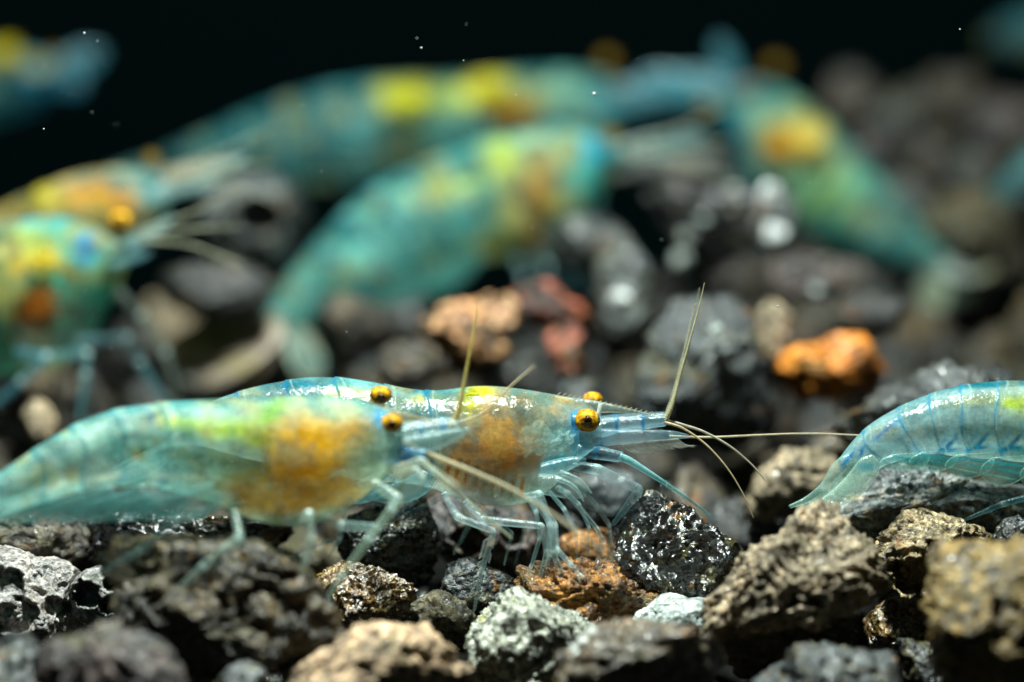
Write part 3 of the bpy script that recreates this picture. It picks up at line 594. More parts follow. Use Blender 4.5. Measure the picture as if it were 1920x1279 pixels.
def dd(st, d0, d1=None, w=None):
    """attach depth and width columns"""
    n = len(st); d1 = d0 if d1 is None else d1
    return [(*q[:4], d0+(d1-d0)*i/(n-1), (q[4] if len(q) > 4 else w)) for i, q in enumerate(st)]

TEAL = (.24,.56,.52); PALE = (.45,.68,.62); BLUE = (.01,.25,.55); SKY = (.10,.50,.68); ORG_ = (.62,.28,.012); YEL = (.75,.70,.01); GRN = (.28,.55,.05); BRN = (.30,.11,.01); GOLD = (.72,.42,.02); DTEAL = (.01,.16,.22)

# ------------------------------------------------ the sharp shrimp in the middle
a = Shrimp('sharp blue green shrimp with orange belly in the middle, head to the right', (950, 1110, 0.1))
A = dd([(318,822,322,838,10),(360,775,372,835,34),(410,748,420,848,48),(470,728,475,862,56),(530,715,532,876,62),(585,708,585,886,66),(640,709,640,895,70),(700,717,695,902,72),(760,728,755,905,72),(815,733,812,915,72),(850,729,840,928,74),(890,724,880,942,76),(940,725,930,950,77),(990,731,980,945,74),(1030,738,1022,925,64),(1062,744,1056,895,52),(1090,752,1086,864,42),(1112,764,1110,845,30),(1128,778,1128,828,14)], 0.14)
gb = [(900,885,80,34,12,(.42,.46,.30),.5)] + [(842+17*i, 874+5.0*i, 5.2, 28-abs(i-3), 12, (.26,.09,.004), .95) for i in range(9)]
body = a.add('body', loft(A, 440, 96, (.44,.72,.70), .18, blobs=[
    (560,790,240,70,0,(.26,.58,.62),.36), (945,815,95,70,-18,(.58,.34,.09),.5), (900,880,80,50,10,(.50,.24,.03),.42), (1000,790,60,40,20,(.46,.46,.28),.40),
    (945,778,88,40,8,(.70,.42,.13),.7), (1010,765,46,24,12,(.66,.48,.22),.62), (985,835,34,36,0,(.60,.32,.08),.55), (1045,830,40,40,0,(.40,.68,.68),.34), (1085,835,30,34,0,(.16,.56,.74),.5), (1080,795,14,26,0,BLUE,.7), (1035,868,26,14,-30,(.02,.40,.58),.6), (1060,862,16,12,0,(.01,.42,.60),.65),
    (905,735,24,14,0,YEL,.9), (880,752,22,26,0,(.72,.70,.03),.85), (640,735,34,10,3,(.68,.66,.04),.8), (700,745,30,12,8,(.60,.60,.08),.7), (800,750,34,12,0,(.66,.64,.14),.7), (800,735,10,12,0,(.01,.25,.36),.8), (560,722,60,10,0,DTEAL,.7), (770,732,18,8,0,DTEAL,.6),
    (950,925,90,16,-2,(.28,.58,.50),.45), (975,772,18,14,30,(.22,.14,.06),.6), (1060,752,40,8,12,(.5,.34,.10),.5), (1010,748,40,8,10,(.5,.5,.3),.5)] + gb,
    mott=.38, seed=3, segs=[.07,.18,.29,.40,.51,.60], dorsal=((.03,.25,.30), .55, .8), segcurve=0.02, step=0.025), SHELL)
a.organ('stomach', 935, 825, 0.14, 70, 52, 40, 25, (.56,.27,.04), .5, 4, amp=.45)
a.organ('liver', 905, 868, 0.12, 66, 44, 44, -14, (.42,.16,.01), .85, 7, amp=.4)
a.organ('stomach', 990, 838, 0.12, 34, 30, 26, 0, (.52,.24,.04), .5, 10, amp=.4)
a.organ('brain', 978, 775, 0.12, 28, 20, 22, -30, (.20,.10,.03), .75, 9, amp=.35)
a.organ('mandible', 1000, 822, 0.04, 26, 34, 14, 30, (.55,.72,.62), .55, 11, amp=.4)
a.organ('mandible', 1045, 828, 0.04, 30, 22, 14, -20, (.45,.70,.66), .5, 12, amp=.4)
a.organ('egg_saddle', 885, 748, 0.12, 26, 20, 40, 0, (.80,.76,.01), 1.0, 5)
a.organ('egg_saddle', 660, 742, 0.14, 62, 12, 36, -4, (.70,.70,.02), .9, 6)
a.organ('gut', 760, 760, 0.16, 90, 14, 20, -3, (.4,.42,.2), .6, 8)
# carapace spike, eyes, feelers
a.blade('rostrum', dd([(1040,741,1050,790,10),(1080,746,1085,782,9),(1120,752,1122,775,7),(1160,761,1162,774,5),(1200,771,1201,779,4),(1240,782,1240,786,2)], 0.12), (.42,.52,.44), .30, 60, 20)
a.add('rostrum_teeth', hairs([([(1046+9.5*i, 741+1.9*i+(i/21)**2*4, .12), (1049+9.5*i, 737.5+1.9*i+(i/21)**2*4, .12), (1053+9.5*i, 735+1.9*i+(i/21)**2*4, .12)], 1.3) for i in range(21)], (.35,.3,.2), .9), FEEL, kind='stuff')
a.eye(1101, 788, -0.06, 24, 22, pup=(0, 2), stalk=(1076, 790))
a.eye(1111, 750, 0.34, 20, 15, side=1, pup=None, stalk=(1090, 765))
a.blade('eye_spine', dd([(1122,756,1130,757,3),(1119,772,1127,773,3),(1118,784,1121,785,1)], -.08), (.8,.88,.86), .8, 12, 8)
for dz, oy in ((-0.04, 0), (0.24, -5)):
    a.add('antennule_stalk', tube([(1108,808+oy,dz),(1155,797+oy,dz),(1205,792+oy,dz),(1249,788+oy,dz)], [20,15,13,11], (.30,.56,.66), .13, False, 14, 26, (.01,.25,.5), jw=4.0), CLEAR)
a.blade('antennal_scale', dd([(1085,800,1088,846,9),(1120,804,1122,840,9),(1170,806,1170,832,7),(1220,806,1220,827,5),(1262,808,1262,824,4),(1292,815,1292,821,2)], -0.03), (.30,.56,.66), .16, 60, 24, blobs=[(1100,826,30,30,0,(.05,.45,.68),.42)])
a.blade('antennal_scale', dd([(1090,804,1092,840,8),(1170,804,1170,828,6),(1280,814,1280,820,2)], 0.26), (.25,.5,.6), .12, 40, 20)
rr = random.Random(2)
a.add('setae', hairs([([(1165+1.9*i, 833-0.2*i, -.03), (1176+2.0*i, 843-0.17*i+rr.uniform(-1,1), -.03), (1190+2.1*i+rr.uniform(-3,3), 853-0.3*i+rr.uniform(-2,2), -.03)], .75) for i in range(56)], (.45,.48,.42), .6), FEEL, kind='stuff')
a.add('antenna_stalk', tube([(1085,842,-.03),(1118,848,-.05),(1168,858,-.06)], [15,13,10], (.28,.54,.66), .15, False, 14, 26, (.02,.3,.55), jw=4.0), CLEAR)
a.feeler([(1162,857,-.06),(1180,864,-.06),(1225,892,-.05),(1275,925,.0),(1310,950,.1),(1345,975,.25)], [8,7,5,3.6,2.4,1.2], col=(.16,.46,.46), alpha=.5, bead=0.04)
a.feeler([(1248,786,.0),(1258,765,.0),(1272,715,.02),(1293,640,.03),(1312,570,.05),(1321,530,.05)], [5.5,4.2,2.9,2,1.4,.7], 'antennule', (.38,.36,.2))
a.feeler([(1248,782,.2),(1262,740,.22),(1280,670,.26),(1300,585,.3),(1312,540,.3)], [4,3.2,2.2,1.5,.8], 'antennule', (.36,.36,.22), .5)
a.feeler([(1246,788,.02),(1275,795,.02),(1320,810,.02),(1370,838,.03),(1410,872,.05),(1436,902,.06)], [3.2,2.7,2.4,2,1.6,1.1], 'antennule', (.45,.42,.33), .85)
a.feeler([(1246,792,-.02),(1280,803,-.02),(1325,835,-.02),(1365,880,-.02),(1395,930,-.01),(1413,972,0)], [3,2.3,1.8,1.5,1.3,.9], 'antennule', (.5,.42,.25), .9)
a.feeler([(1255,818,.1),(1330,820,.1),(1420,816,.1),(1520,813,.12),(1625,817,.15)], [2.4,2.2,1.9,1.7,1.4], col=(.5,.44,.3), alpha=.9, bead=.15)
# mouthparts
a.add('maxilliped', tube([(1060,872,.08),(1120,880,.08),(1200,918,.06),(1148,985,.05)], [9,10,9,4], (.24,.46,.50), .16, False, 12, 18, (.5,.7,.7)), CLEAR)
a.blade('mouthpart', dd([(1060,885,1052,935,8),(1100,888,1092,950,7),(1145,902,1125,962,5),(1180,918,1150,968,3),(1192,926,1172,956,1.5)], .12), (.20,.36,.40), .07, 50, 24)
a.blade('mouthpart', dd([(1010,888,1005,925,12),(1050,892,1046,932,10),(1085,906,1078,936,6),(1100,922,1098,932,3)], -.10), (.34,.56,.54), .14, 40, 20)
a.blade('mouthpart', dd([(1015,868,1008,895,16),(1055,858,1052,888,14),(1085,856,1083,874,8),(1100,860,1099,867,3)], -.06), (.22,.52,.58), .16, 40, 20)
for q in ([(1050,885,-.1),(1085,900,-.12),(1110,925,-.12)], [(1040,895,-.1),(1075,912,-.12),(1095,940,-.12)]):
    a.add('mouthpart', tube(q, [5,4,2], (.4,.6,.6), .3, True, 8, 10), CLEAR)
# walking legs, near side then far side
a.leg([(832,925,-.1),(858,970,-.14),(926,996,-.16),(903,1070,-.15),(889,1146,-.12)], [10,11,9,7,4])
a.leg([(872,940,-.08),(905,975,-.12),(1016,986,-.14),(1026,1035,-.14),(1008,1098,-.1)], [10,12,10,9,3])
a.leg([(985,930,-.08),(1012,925,-.14),(1032,985,-.16),(1036,1035,-.16),(1068,1105,-.13),(1082,1150,-.1)], [8,10,11,9,7,4])
a.leg([(1000,925,-.06),(1040,985,-.1),(1044,1030,-.14),(1070,1058,-.17),(1088,1078,-.17)], [9,10,8,7,3])
a.leg([(1000,930,.0),(1030,980,.0),(1030,1040,-.05),(1018,1085,-.06)], [9,9,8,2.5])
a.leg([(1046,915,-.05),(1064,925,-.1),(1120,992,-.08),(1128,1010,-.06),(1120,1070,-.04)], [9,9,6,6,3])
a.leg([(1080,905,.15),(1120,950,.15),(1143,985,.14),(1152,1062,.12)], [8,7,6,3])
a.leg([(800,915,.3),(770,945,.3),(690,990,.3),(615,1015,.32),(550,1040,.34)], [9,9,8,6,3], (.14,.4,.6))
a.leg([(840,925,.3),(815,940,.3),(760,965,.3),(660,1010,.3)], [9,8,7,4], (.16,.42,.58))
a.leg([(930,935,.32),(960,960,.34),(985,990,.34),(965,1060,.32)], [8,8,6,3])
for q, r in (([(990,932,-.12),(1005,960,-.14),(1012,1010,-.14),(996,1062,-.12),(985,1085,-.12)],[6,6,5,4,2]), ([(1030,922,-.1),(1058,955,-.12),(1080,1000,-.12),(1082,1050,-.1)],[5,5,4,2]), ([(1048,915,-.02),(1085,945,-.02),(1105,990,-.02),(1100,1050,0)],[5,5,4,2]), ([(900,945,.1),(925,975,.1),(960,1000,.1),(945,1060,.1)],[6,6,5,2.5]), ([(865,940,.25),(880,985,.25),(850,1040,.25)],[6,6,3])):
    a.leg(q, [x*1.2 for x in r], (.30,.56,.58), .4)
for q in ([(1086,1076,-.17),(1094,1082,-.17),(1098,1092,-.17)], [(1083,1078,-.17),(1086,1088,-.17),(1088,1096,-.17)], [(1008,1090,-.1),(1004,1098,-.1),(1001,1108,-.1)], [(1010,1092,-.1),(1011,1100,-.1),(1009,1110,-.1)]):
    a.add('claw', hairs([(q, 2.6)], (.7,.8,.75), .7), CLEAR)
a.add('setae', hairs([([(1146+rr.uniform(-2,8)*0+i*.45, 995+i*3.2, .12), (1140+i*.45+rr.uniform(-2,2), 1000+i*3.2, .1), (1136+i*.45, 1006+i*3.2, .1)], .8) for i in range(20)]
      + [([(922-i*1.2+sg*6, 1005+i*4.6, -.15), (920-i*1.2+sg*9, 1008+i*4.6, -.16), (918-i*1.2+sg*12, 1012+i*4.6, -.16)], .6) for i in range(24) for sg in (-1, 1) if rr.random() < .6], (.55,.66,.62), .6), FEEL, kind='stuff')
# swimmerets under the tail half, hidden in part
for i in range(5):
    x = 790-75*i
    for dz in (0.02, 0.26):
        a.blade('swimmeret', dd([(x,880,x+30,895,8),(x-35,900,x+10,925,7),(x-75,915,x-40,945,4),(x-100,930,x-90,940,2)], dz), (.2,.52,.55), .22, 30, 16)
a.blade('telson', dd([(330,822,334,842,14),(290,838,296,868,14),(240,862,246,885,10),(205,880,208,886,3)], .14), (.25,.55,.55), .3)
for dz in (0.0, 0.28):
    a.blade('uropod', dd([(330,830,336,845,6),(285,846,292,885,7),(235,875,244,905,6),(205,898,209,905,2)], dz), (.25,.55,.55), .28)

# ------------------------------------------------ the front shrimp, slightly nearer than the focus
b = Shrimp('pale green shrimp with bright orange belly at the front left', (480, 1120, -0.7))
Bst = dd([(-190,1020,-186,1036,18),(-120,962,-112,1012,36),(-50,918,-42,988,50),(0,886,8,968,58),(60,845,78,942,64),(130,802,150,922,70),(200,773,215,912,75),(280,758,290,912,80),(350,752,355,928,84),(420,748,420,955,88),(480,744,480,976,90),(540,742,540,986,90),(600,744,600,978,86),(650,748,652,950,76),(690,756,698,915,62),(720,767,732,882,48),(745,784,754,856,34),(768,804,772,832,12)], -.95, -.5)
b.add('body', loft(Bst, 400, 90, (.36,.68,.58), .40, blobs=[
    (150,880,150,60,-25,(.38,.68,.58),.46), (330,850,120,60,0,(.30,.62,.56),.46), (560,850,110,90,0,(.62,.44,.06),.5), (565,835,62,56,10,(.80,.44,.01),.85), (540,930,120,34,-6,(.62,.38,.05),.55), (440,925,30,26,0,(.66,.34,.04),.6), (640,920,50,26,0,(.68,.50,.12),.55),
    (655,800,34,36,0,(.68,.42,.10),.5), (610,770,70,16,0,(.42,.52,.28),.5), (330,792,48,13,6,(.55,.68,.03),.85), (425,805,60,17,-4,(.50,.68,.04),.8), (505,772,34,16,-40,(.26,.62,.03),.8), (470,822,26,16,0,(.52,.68,.04),.7),
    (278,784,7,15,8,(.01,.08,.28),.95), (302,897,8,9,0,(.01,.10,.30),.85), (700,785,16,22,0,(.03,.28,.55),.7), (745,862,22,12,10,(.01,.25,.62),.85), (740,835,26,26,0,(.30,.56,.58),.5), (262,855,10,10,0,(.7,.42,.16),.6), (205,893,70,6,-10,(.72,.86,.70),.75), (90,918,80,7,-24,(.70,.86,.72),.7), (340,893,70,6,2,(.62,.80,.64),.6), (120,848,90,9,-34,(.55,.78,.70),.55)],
    mott=.42, seed=4, segs=[.10,.20,.29,.37,.45,.53], dorsal=((.03,.26,.30), .55, .75), segcurve=0.015, sega=.6, segcol=(.05,.34,.42), step=.04), NEARSHELL)
b.organ('stomach', 570, 838, -.62, 80, 66, 46, 0, (.85,.42,.005), 1.0, 14, amp=.4)
b.organ('liver', 530, 915, -.66, 105, 42, 50, 0, (.62,.34,.02), .8, 15, amp=.4)
b.organ('egg_saddle', 400, 795, -.75, 95, 18, 38, -2, (.52,.72,.02), 1.0, 16)
b.organ('egg_saddle', 490, 778, -.7, 36, 18, 40, -30, (.25,.66,.02), .9, 17)
b.organ('gut', 210, 815, -.88, 100, 12, 22, -24, (.35,.55,.4), .6, 18)
b.eye(734, 793, -.66, 22, 18, pup=(0, 3), stalk=(702, 786))
b.eye(714, 740, -.32, 21, 17, pup=(0, 6), stalk=(704, 762), scol=(.5,.35,.1))
b.blade('rostrum', dd([(690,756,700,782,10),(740,768,745,790,7),(790,782,792,792,4),(845,795,845,798,2)], -.52), (.5,.42,.2), .35)
for dz, oy in ((-.62, 0), (-.4, -6)):
    b.add('antennule_stalk', tube([(748,815+oy,dz),(790,806+oy,dz),(830,800+oy,dz),(862,796+oy,dz)], [18,13,11,8], (.40,.58,.58), .2, False, 14, 18, (.2,.45,.6)), CLEAR)
b.blade('antennal_scale', dd([(740,820,744,856,9),(790,815,792,850,8),(840,808,842,832,6),(885,800,886,806,2)], -.64), (.36,.58,.56), .3)
b.blade('antennal_scale', dd([(740,812,744,850,9),(790,808,792,842,8),(870,806,872,816,2)], -.4), (.36,.58,.56), .25)
b.feeler([(845,800,-.5),(858,775,-.5),(868,730,-.5),(880,665,-.5),(891,605,-.48),(895,575,-.47)], [5.5,4.8,3.8,2.8,2,1.2], 'antennule', (.50,.40,.10), .8)
b.feeler([(850,798,-.35),(905,775,-.3),(960,722,-.25),(1003,684,-.2)], [5,4,3,2], 'antennule', (.42,.34,.14), .25)
b.feeler([(758,830,-.62),(805,852,-.64),(880,882,-.7),(960,918,-.78),(1030,960,-.86),(1095,1006,-.94),(1160,1052,-1.0)], [5.5,5,4.4,3.8,3.2,2.5,1.4], col=(.50,.44,.26), alpha=.7, bead=.03, fade=.3)
b.feeler([(760,840,-.4),(820,890,-.42),(900,960,-.42),(960,1010,-.4)], [7,5,3.5,2.5], col=(.4,.45,.3), alpha=.4)
b.add('antenna_stalk', tube([(735,846,-.6),(765,850,-.62),(800,852,-.64)], [15,13,11], (.12,.45,.68), .5, False, 14, 18, (.02,.25,.6)), CLEAR)
b.leg([(740,880,-.66),(790,862,-.72),(812,882,-.74),(858,908,-.76)], [10,9,8,4], (.62,.70,.56), .55)
b.leg([(740,890,-.66),(780,880,-.72),(794,895,-.74),(786,915,-.74)], [8,8,7,4], (.62,.68,.5), .5)
b.leg([(700,905,-.7),(745,935,-.74),(735,955,-.76),(692,1010,-.78),(640,1080,-.78),(614,1122,-.76)], [14,16,13,11,9,6], (.45,.62,.50), .5)
b.leg([(600,965,-.7),(640,985,-.74),(715,990,-.7)], [13,13,10], (.36,.58,.55), .4)
b.leg([(560,975,-.75),(580,962,-.86),(584,1010,-.88),(574,1050,-.88),(560,1088,-.86)], [12,12,11,9,5], (.55,.70,.62), .6)
b.leg([(660,930,-.45),(645,960,-.45),(637,1010,-.45),(614,1050,-.45)], [10,9,7,2.5], (.34,.58,.64), .5)
b.leg([(440,960,-.85),(450,1008,-.92),(380,1062,-.96),(305,1132,-.96)], [12,13,11,6], (.42,.60,.52), .55)
b.leg([(400,950,-.75),(330,975,-.8),(262,1032,-.82),(172,1084,-.82)], [12,12,10,3], (.36,.56,.56), .5)
b.leg([(770,870,-.6),(745,930,-.6),(755,945,-.6),(742,955,-.6)], [9,8,7,4], (.62,.52,.15), .5)
for i in range(6):
    x = 395-62*i; y = 915+2*i
    for dz in (-1.0, -.72):
        b.blade('swimmeret', dd([(x,y-12,x+22,y+30,9),(x-45,y+4,x-12,y+52,8),(x-100,y+20,x-70,y+58,5),(x-140,y+34,x-132,y+46,2)], dz), (.20,.52,.50), .16, 30, 16)
b.blade('telson', dd([(-180,1015,-176,1038,14),(-240,1045,-232,1080,14),(-300,1080,-292,1102,8),(-340,1105,-338,1110,2)], -.96), TEAL, .4)
for dz in (-1.1, -.82):
    b.blade('uropod', dd([(-180,1020,-174,1042,6),(-230,1050,-222,1092,7),(-290,1090,-280,1120,6),(-320,1115,-316,1122,2)], dz), TEAL, .35)

# ------------------------------------------------ the right shrimp, tail in focus
c_ = Shrimp('sharp turquoise shrimp leaving the right edge, tail fan toward the middle', (1900, 1040, 0.1))
Cst = dd([(1572,862,1618,893,12),(1588,840,1640,884,24),(1610,815,1662,872,34),(1640,790,1692,860,42),(1684,764,1728,850,50),(1735,742,1762,850,58),(1795,724,1808,854,64),(1855,716,1862,858,70),(1925,714,1928,864,74),(2000,716,2000,872,76),(2080,722,2080,886,78),(2160,728,2160,902,80),(2250,734,2250,912,80),(2330,746,2330,892,66),(2385,762,2385,852,46),(2420,784,2420,826,18)], .06, .16)
chev = []
for (x, y) in ((1768,838),(1826,832),(1888,832),(1950,835)):
    chev += [(x+6, y-8, 24, 6, -50, (.0,.20,.42), 1.0), (x+8, y+4, 20, 5, -6, (.0,.22,.42), 1.0), (x-12, y+8, 14, 5, -25, (.0,.24,.44), .95)]
c_.add('body', loft(Cst, 460, 96, (.56,.84,.80), .40, blobs=[
    (1700,820,120,60,-30,(.42,.68,.70),.42), (1940,760,44,24,-4,(.78,.78,.01),.95), (1885,755,34,14,6,(.50,.66,.06),.75), (1820,752,60,10,-8,(.50,.55,.30),.5), (1655,808,36,4.5,-42,(.01,.18,.55),.9), (1612,850,5,16,10,(.01,.22,.50),.8), (1590,860,24,4,-55,(.01,.20,.52),.85),
    (1850,722,90,7,-3,(.01,.18,.24),.8), (1715,858,30,5,-32,(.02,.32,.55),.75), (2200,820,120,60,0,(.58,.30,.03),.6), (1930,845,60,10,4,(.02,.34,.42),.7)] + chev,
    mott=.22, seed=5, segs=[.075,.165,.235,.305,.38,.46,.56], dorsal=((.01,.20,.26), .6, .85), segcurve=-0.018, step=0.03, lobes=0.05, segcol=(.01,.26,.45), sega=.85), SHELL)
c_.organ('egg_saddle', 1960, 756, .1, 60, 22, 40, 0, (.8,.8,.01), 1.0, 21)
c_.organ('stomach', 2190, 820, .12, 90, 64, 48, 0, (.6,.26,.02), .9, 22)
c_.organ('gut', 1800, 765, .1, 100, 8, 16, -20, (.3,.5,.4), .5, 23)
c_.blade('telson', dd([(1596,846,1604,850,6),(1578,855,1610,870,12),(1560,872,1596,892,12),(1540,905,1560,922,9),(1512,930,1522,942,6),(1478,948,1482,953,2)], .05), (.36,.60,.52), .34, 50, 24, blobs=[(1585,865,22,5,-58,(.01,.2,.5),.85)])
c_.blade('uropod', dd([(1634,852,1640,856,3),(1614,860,1650,872,6),(1590,890,1636,905,8),(1560,920,1600,938,7),(1525,945,1545,958,4),(1505,955,1512,962,2)], -.06), (.48,.70,.58), .34, 50, 24, blobs=[(1600,910,50,3,-48,(.62,.78,.62),.6),(1585,925,46,2.5,-46,(.3,.56,.5),.6),(1618,895,30,2.5,-60,(.66,.8,.66),.6),(1625,875,20,10,0,(.05,.4,.5),.5)])
c_.blade('uropod', dd([(1628,856,1634,860,3),(1607,866,1638,884,6),(1580,898,1612,916,7),(1545,930,1572,946,6),(1508,950,1518,958,2)], .16), (.40,.64,.54), .22, 50, 24)
c_.blade('uropod', dd([(1622,852,1628,856,3),(1602,862,1628,880,6),(1570,895,1600,912,7),(1530,932,1545,944,5),(1490,950,1496,955,2)], .24), (.40,.64,.54), .2, 50, 24)
for i, (x, y) in enumerate([(1668,852),(1722,848),(1790,852),(1856,858),(1930,866),(2005,874)]):
    for dz in (-.07, .2):
        h_ = 30+6*i if i < 3 else 50
        c_.blade('swimmeret', dd([(x+4,y,x+74,y-4,5),(x-14,y+h_*.3,x+76,y+h_*.25,6),(x-18,y+h_*.6,x+66,y+h_*.7,5),(x-4,y+h_*.9,x+40,y+h_*1.0,4),(x+10,y+h_*1.02,x+24,y+h_*1.06,2)], dz), (.22,.56,.52), .15, 50, 24,
                 blobs=[(x+30,y+h_*.25,60,2.6,8,(.01,.36,.44),.6), (x+36,y+h_*.5,50,2.2,10,(.03,.42,.44),.5), (x+20,y+h_*.72,40,1.6,12,(.3,.6,.5),.5)], rim=((.45,.75,.55), .5))
for q in ([(2060,880,.0),(1990,905,-.02),(1935,930,-.02),(1880,945,-.02),(1808,975,0)], [(2120,890,-.1),(2020,930,-.14),(1960,965,-.16),(1915,985,-.16),(1880,1000,-.14)], [(2160,900,-.1),(2140,960,-.14),(2120,1040,-.12)], [(2200,905,-.1),(2220,970,-.14),(2200,1050,-.12)], [(2230,905,.3),(2250,980,.3),(2240,1050,.3)]):
    c_.leg(q, [12,11,10,9,4][:len(q)] if len(q) == 5 else [11,9,4], (.12,.40,.46), .34)
c_.eye(2395, 790, -.06, 23, 21)

# ------------------------------------------------ generic background shrimp
def far_eye(s, px, py, d, r, ry): s.add('eye', blob(px, py, d, r, ry, r, 0, (.40,.24,.03), .5, 3, 3, 0.0), TISSUE)
def far_shrimp(label, foot, st, d0, d1, col, alpha, blobs, eyes, blades, legs=(), fan=(), feelers=(), organs=(), N=150, M=48, near_eye=False, swim=()):
    s = Shrimp(label, foot)
    s.add('body', loft(dd(st, d0, d1), N, M, col, alpha*.82, blobs=[(*q[:6], q[6]*.92) for q in blobs], mott=.75, seed=int(abs(st[0][0])) % 50, segs=[.10,.20,.29,.38,.46,.54], dorsal=((.02,.22,.27), min(.8, alpha+.15), .6), step=.02, sega=.6), FARSHELL)
    for i, o in enumerate(organs): s.organ('stomach' if i else 'egg_saddle', *o, 30+i)
    for e in eyes:
        if near_eye: s.eye(*e)
        else: far_eye(s, *e)
    for q in blades: s.blade('antennal_scale', dd(q[0], q[1]), q[2], q[3], 36, 20)
    for k, q in enumerate(fan): s.blade('telson' if k == 0 else 'uropod', dd(q[0], q[1]), q[2], q[3]*.85, 36, 28, rim=(tuple(min(.95, x*1.3) for x in q[2]), min(1, q[3]*1.5)), mott=.4, seed=k, tilt=.13)
    for q in legs: s.leg(q[0], q[1], *(q[2:]))
    for q in swim:
        for o_ in (-.12, .12): s.blade('swimmeret', dd(q, (d0+d1)/2+o_), (.10,.36,.32), .28, 24, 16)
    for e in (eyes[:1] if d0 < 5 else ()):
        sg = -1 if st[-1][0] < st[0][0] else 1
        for k in range(3): s.feeler([(e[0]+sg*30, e[1]+20+8*k, e[2]), (e[0]+sg*120, e[1]-10+26*k, e[2]-.1), (e[0]+sg*230, e[1]-60+70*k, e[2]-.2)], [4, 3, 1.5], alpha=.5, bead=0.0, beadlen=20, col=(.4,.42,.3))
    for q in feelers: s.feeler(q[0], q[1], alpha=.6, bead=0.0, beadlen=20)
    return s
def blade4(x0, y0, x1, y1, w0, wm, t=8):
    """a leaf shaped plate from (x0,y0) to (x1,y1)"""
    L = math.hypot(x1-x0, y1-y0); nx, ny = (y1-y0)/L, -(x1-x0)/L
    if ny > 0: nx, ny = -nx, -ny
    r = []
    for f, ww in ((0, w0), (.3, wm*.9), (.65, wm), (.9, wm*.6), (1, wm*.12)):
        x = x0+(x1-x0)*f; y = y0+(y1-y0)*f; r.append((x+nx*ww, y+ny*ww, x-nx*ww, y-ny*ww, t*(1-.75*f)))
    return r

LEGC = (.20,.46,.50)
# left pair
far_shrimp('blurred orange backed shrimp behind another at the left edge, head to the right', (60, 720, 3.3),
    [(-420,520,-410,600,30),(-300,470,-290,620,60),(-200,450,-190,640,80),(-100,412,-90,610,90),(0,390,10,570,92),(60,362,75,530,90),(130,332,150,495,84),(200,316,220,462,70),(255,316,272,430,52),(300,330,312,395,24)], 3.6, 3.1,
    (.40,.52,.36), .6, [(190,365,95,34,-12,(.55,.26,.03),.85), (250,380,50,26,0,(.60,.28,.02),.85), (95,375,36,30,0,(.78,.68,.08),.9), (300,355,24,44,0,(.06,.42,.5),.8), (30,400,60,30,0,(.6,.42,.08),.7), (150,335,80,12,-15,(.55,.45,.2),.7)],
    [(285,298,3.0,20,18)], [(blade4(285,362,465,294,8,11),3.0,(.45,.60,.54),.5), (blade4(285,345,440,300,9,12),3.2,(.55,.44,.3),.4), (blade4(285,330,400,318,9,14),3.4,(.5,.36,.2),.4), (blade4(280,372,420,340,7,9),2.9,(.3,.5,.5),.35)],
    organs=[(95,372,3.2,34,28,40,0,(.85,.75,.1),1.0), (215,368,3.2,80,36,44,8,(.6,.26,.02),1.0)])
far_shrimp('blurred emerald shrimp with brown belly spot at the left edge', (60, 800, 2.5),
    [(-360,560,-350,640,40),(-260,500,-250,670,70),(-150,465,-140,690,95),(-60,438,-50,700,105),(20,416,20,702,108),(80,406,80,696,104),(130,410,130,670,90),(170,425,170,612,70),(200,445,202,555,46),(224,466,224,510,20)], 2.9, 2.4,
    (.09,.38,.28), .6, [(70,480,70,40,0,(.52,.50,.10),.75), (95,460,50,26,20,(.42,.54,.10),.7), (85,505,22,20,0,(.72,.42,.01),.85), (60,470,26,20,0,(.62,.54,.2),.8), (75,580,40,48,-20,(.24,.085,.008),1.0), (40,560,40,50,0,(.36,.30,.04),.7), (188,462,20,42,-8,(.0,.12,.30),.9), (135,520,30,46,20,(.04,.50,.40),.8), (0,640,60,50,0,(.03,.36,.26),.75), (40,412,120,12,-5,(.02,.26,.32),.8), (60,670,110,30,0,(.08,.24,.14),.6)],
    [(226,415,2.2,22,20)], [(blade4(205,488,330,406,8,11),2.3,(.30,.54,.56),.5), (blade4(205,478,300,425,8,10),2.45,(.25,.48,.5),.4), (blade4(205,500,290,470,7,8),2.2,(.2,.46,.5),.3)],
    legs=[([(30,660,2.3),(90,668,2.2),(40,715,2.2),(-60,800,2.2)],[13,13,11,7],(.10,.34,.42),.75), ([(70,670,2.3),(165,662,2.2),(160,700,2.2),(150,790,2.2)],[13,12,11,8],(.16,.42,.46),.65), ([(140,640,2.5),(240,632,2.5),(262,680,2.5),(318,765,2.5)],[12,12,11,7],(.10,.32,.36),.6), ([(215,540,2.7),(265,590,2.7),(310,660,2.7),(335,745,2.7)],[12,12,11,8],(.22,.28,.24),.5)],
    organs=[(88,490,2.3,36,32,40,0,(.75,.5,.02),.9), (75,580,2.3,40,48,44,20,(.22,.07,.008),1.0)], near_eye=True)
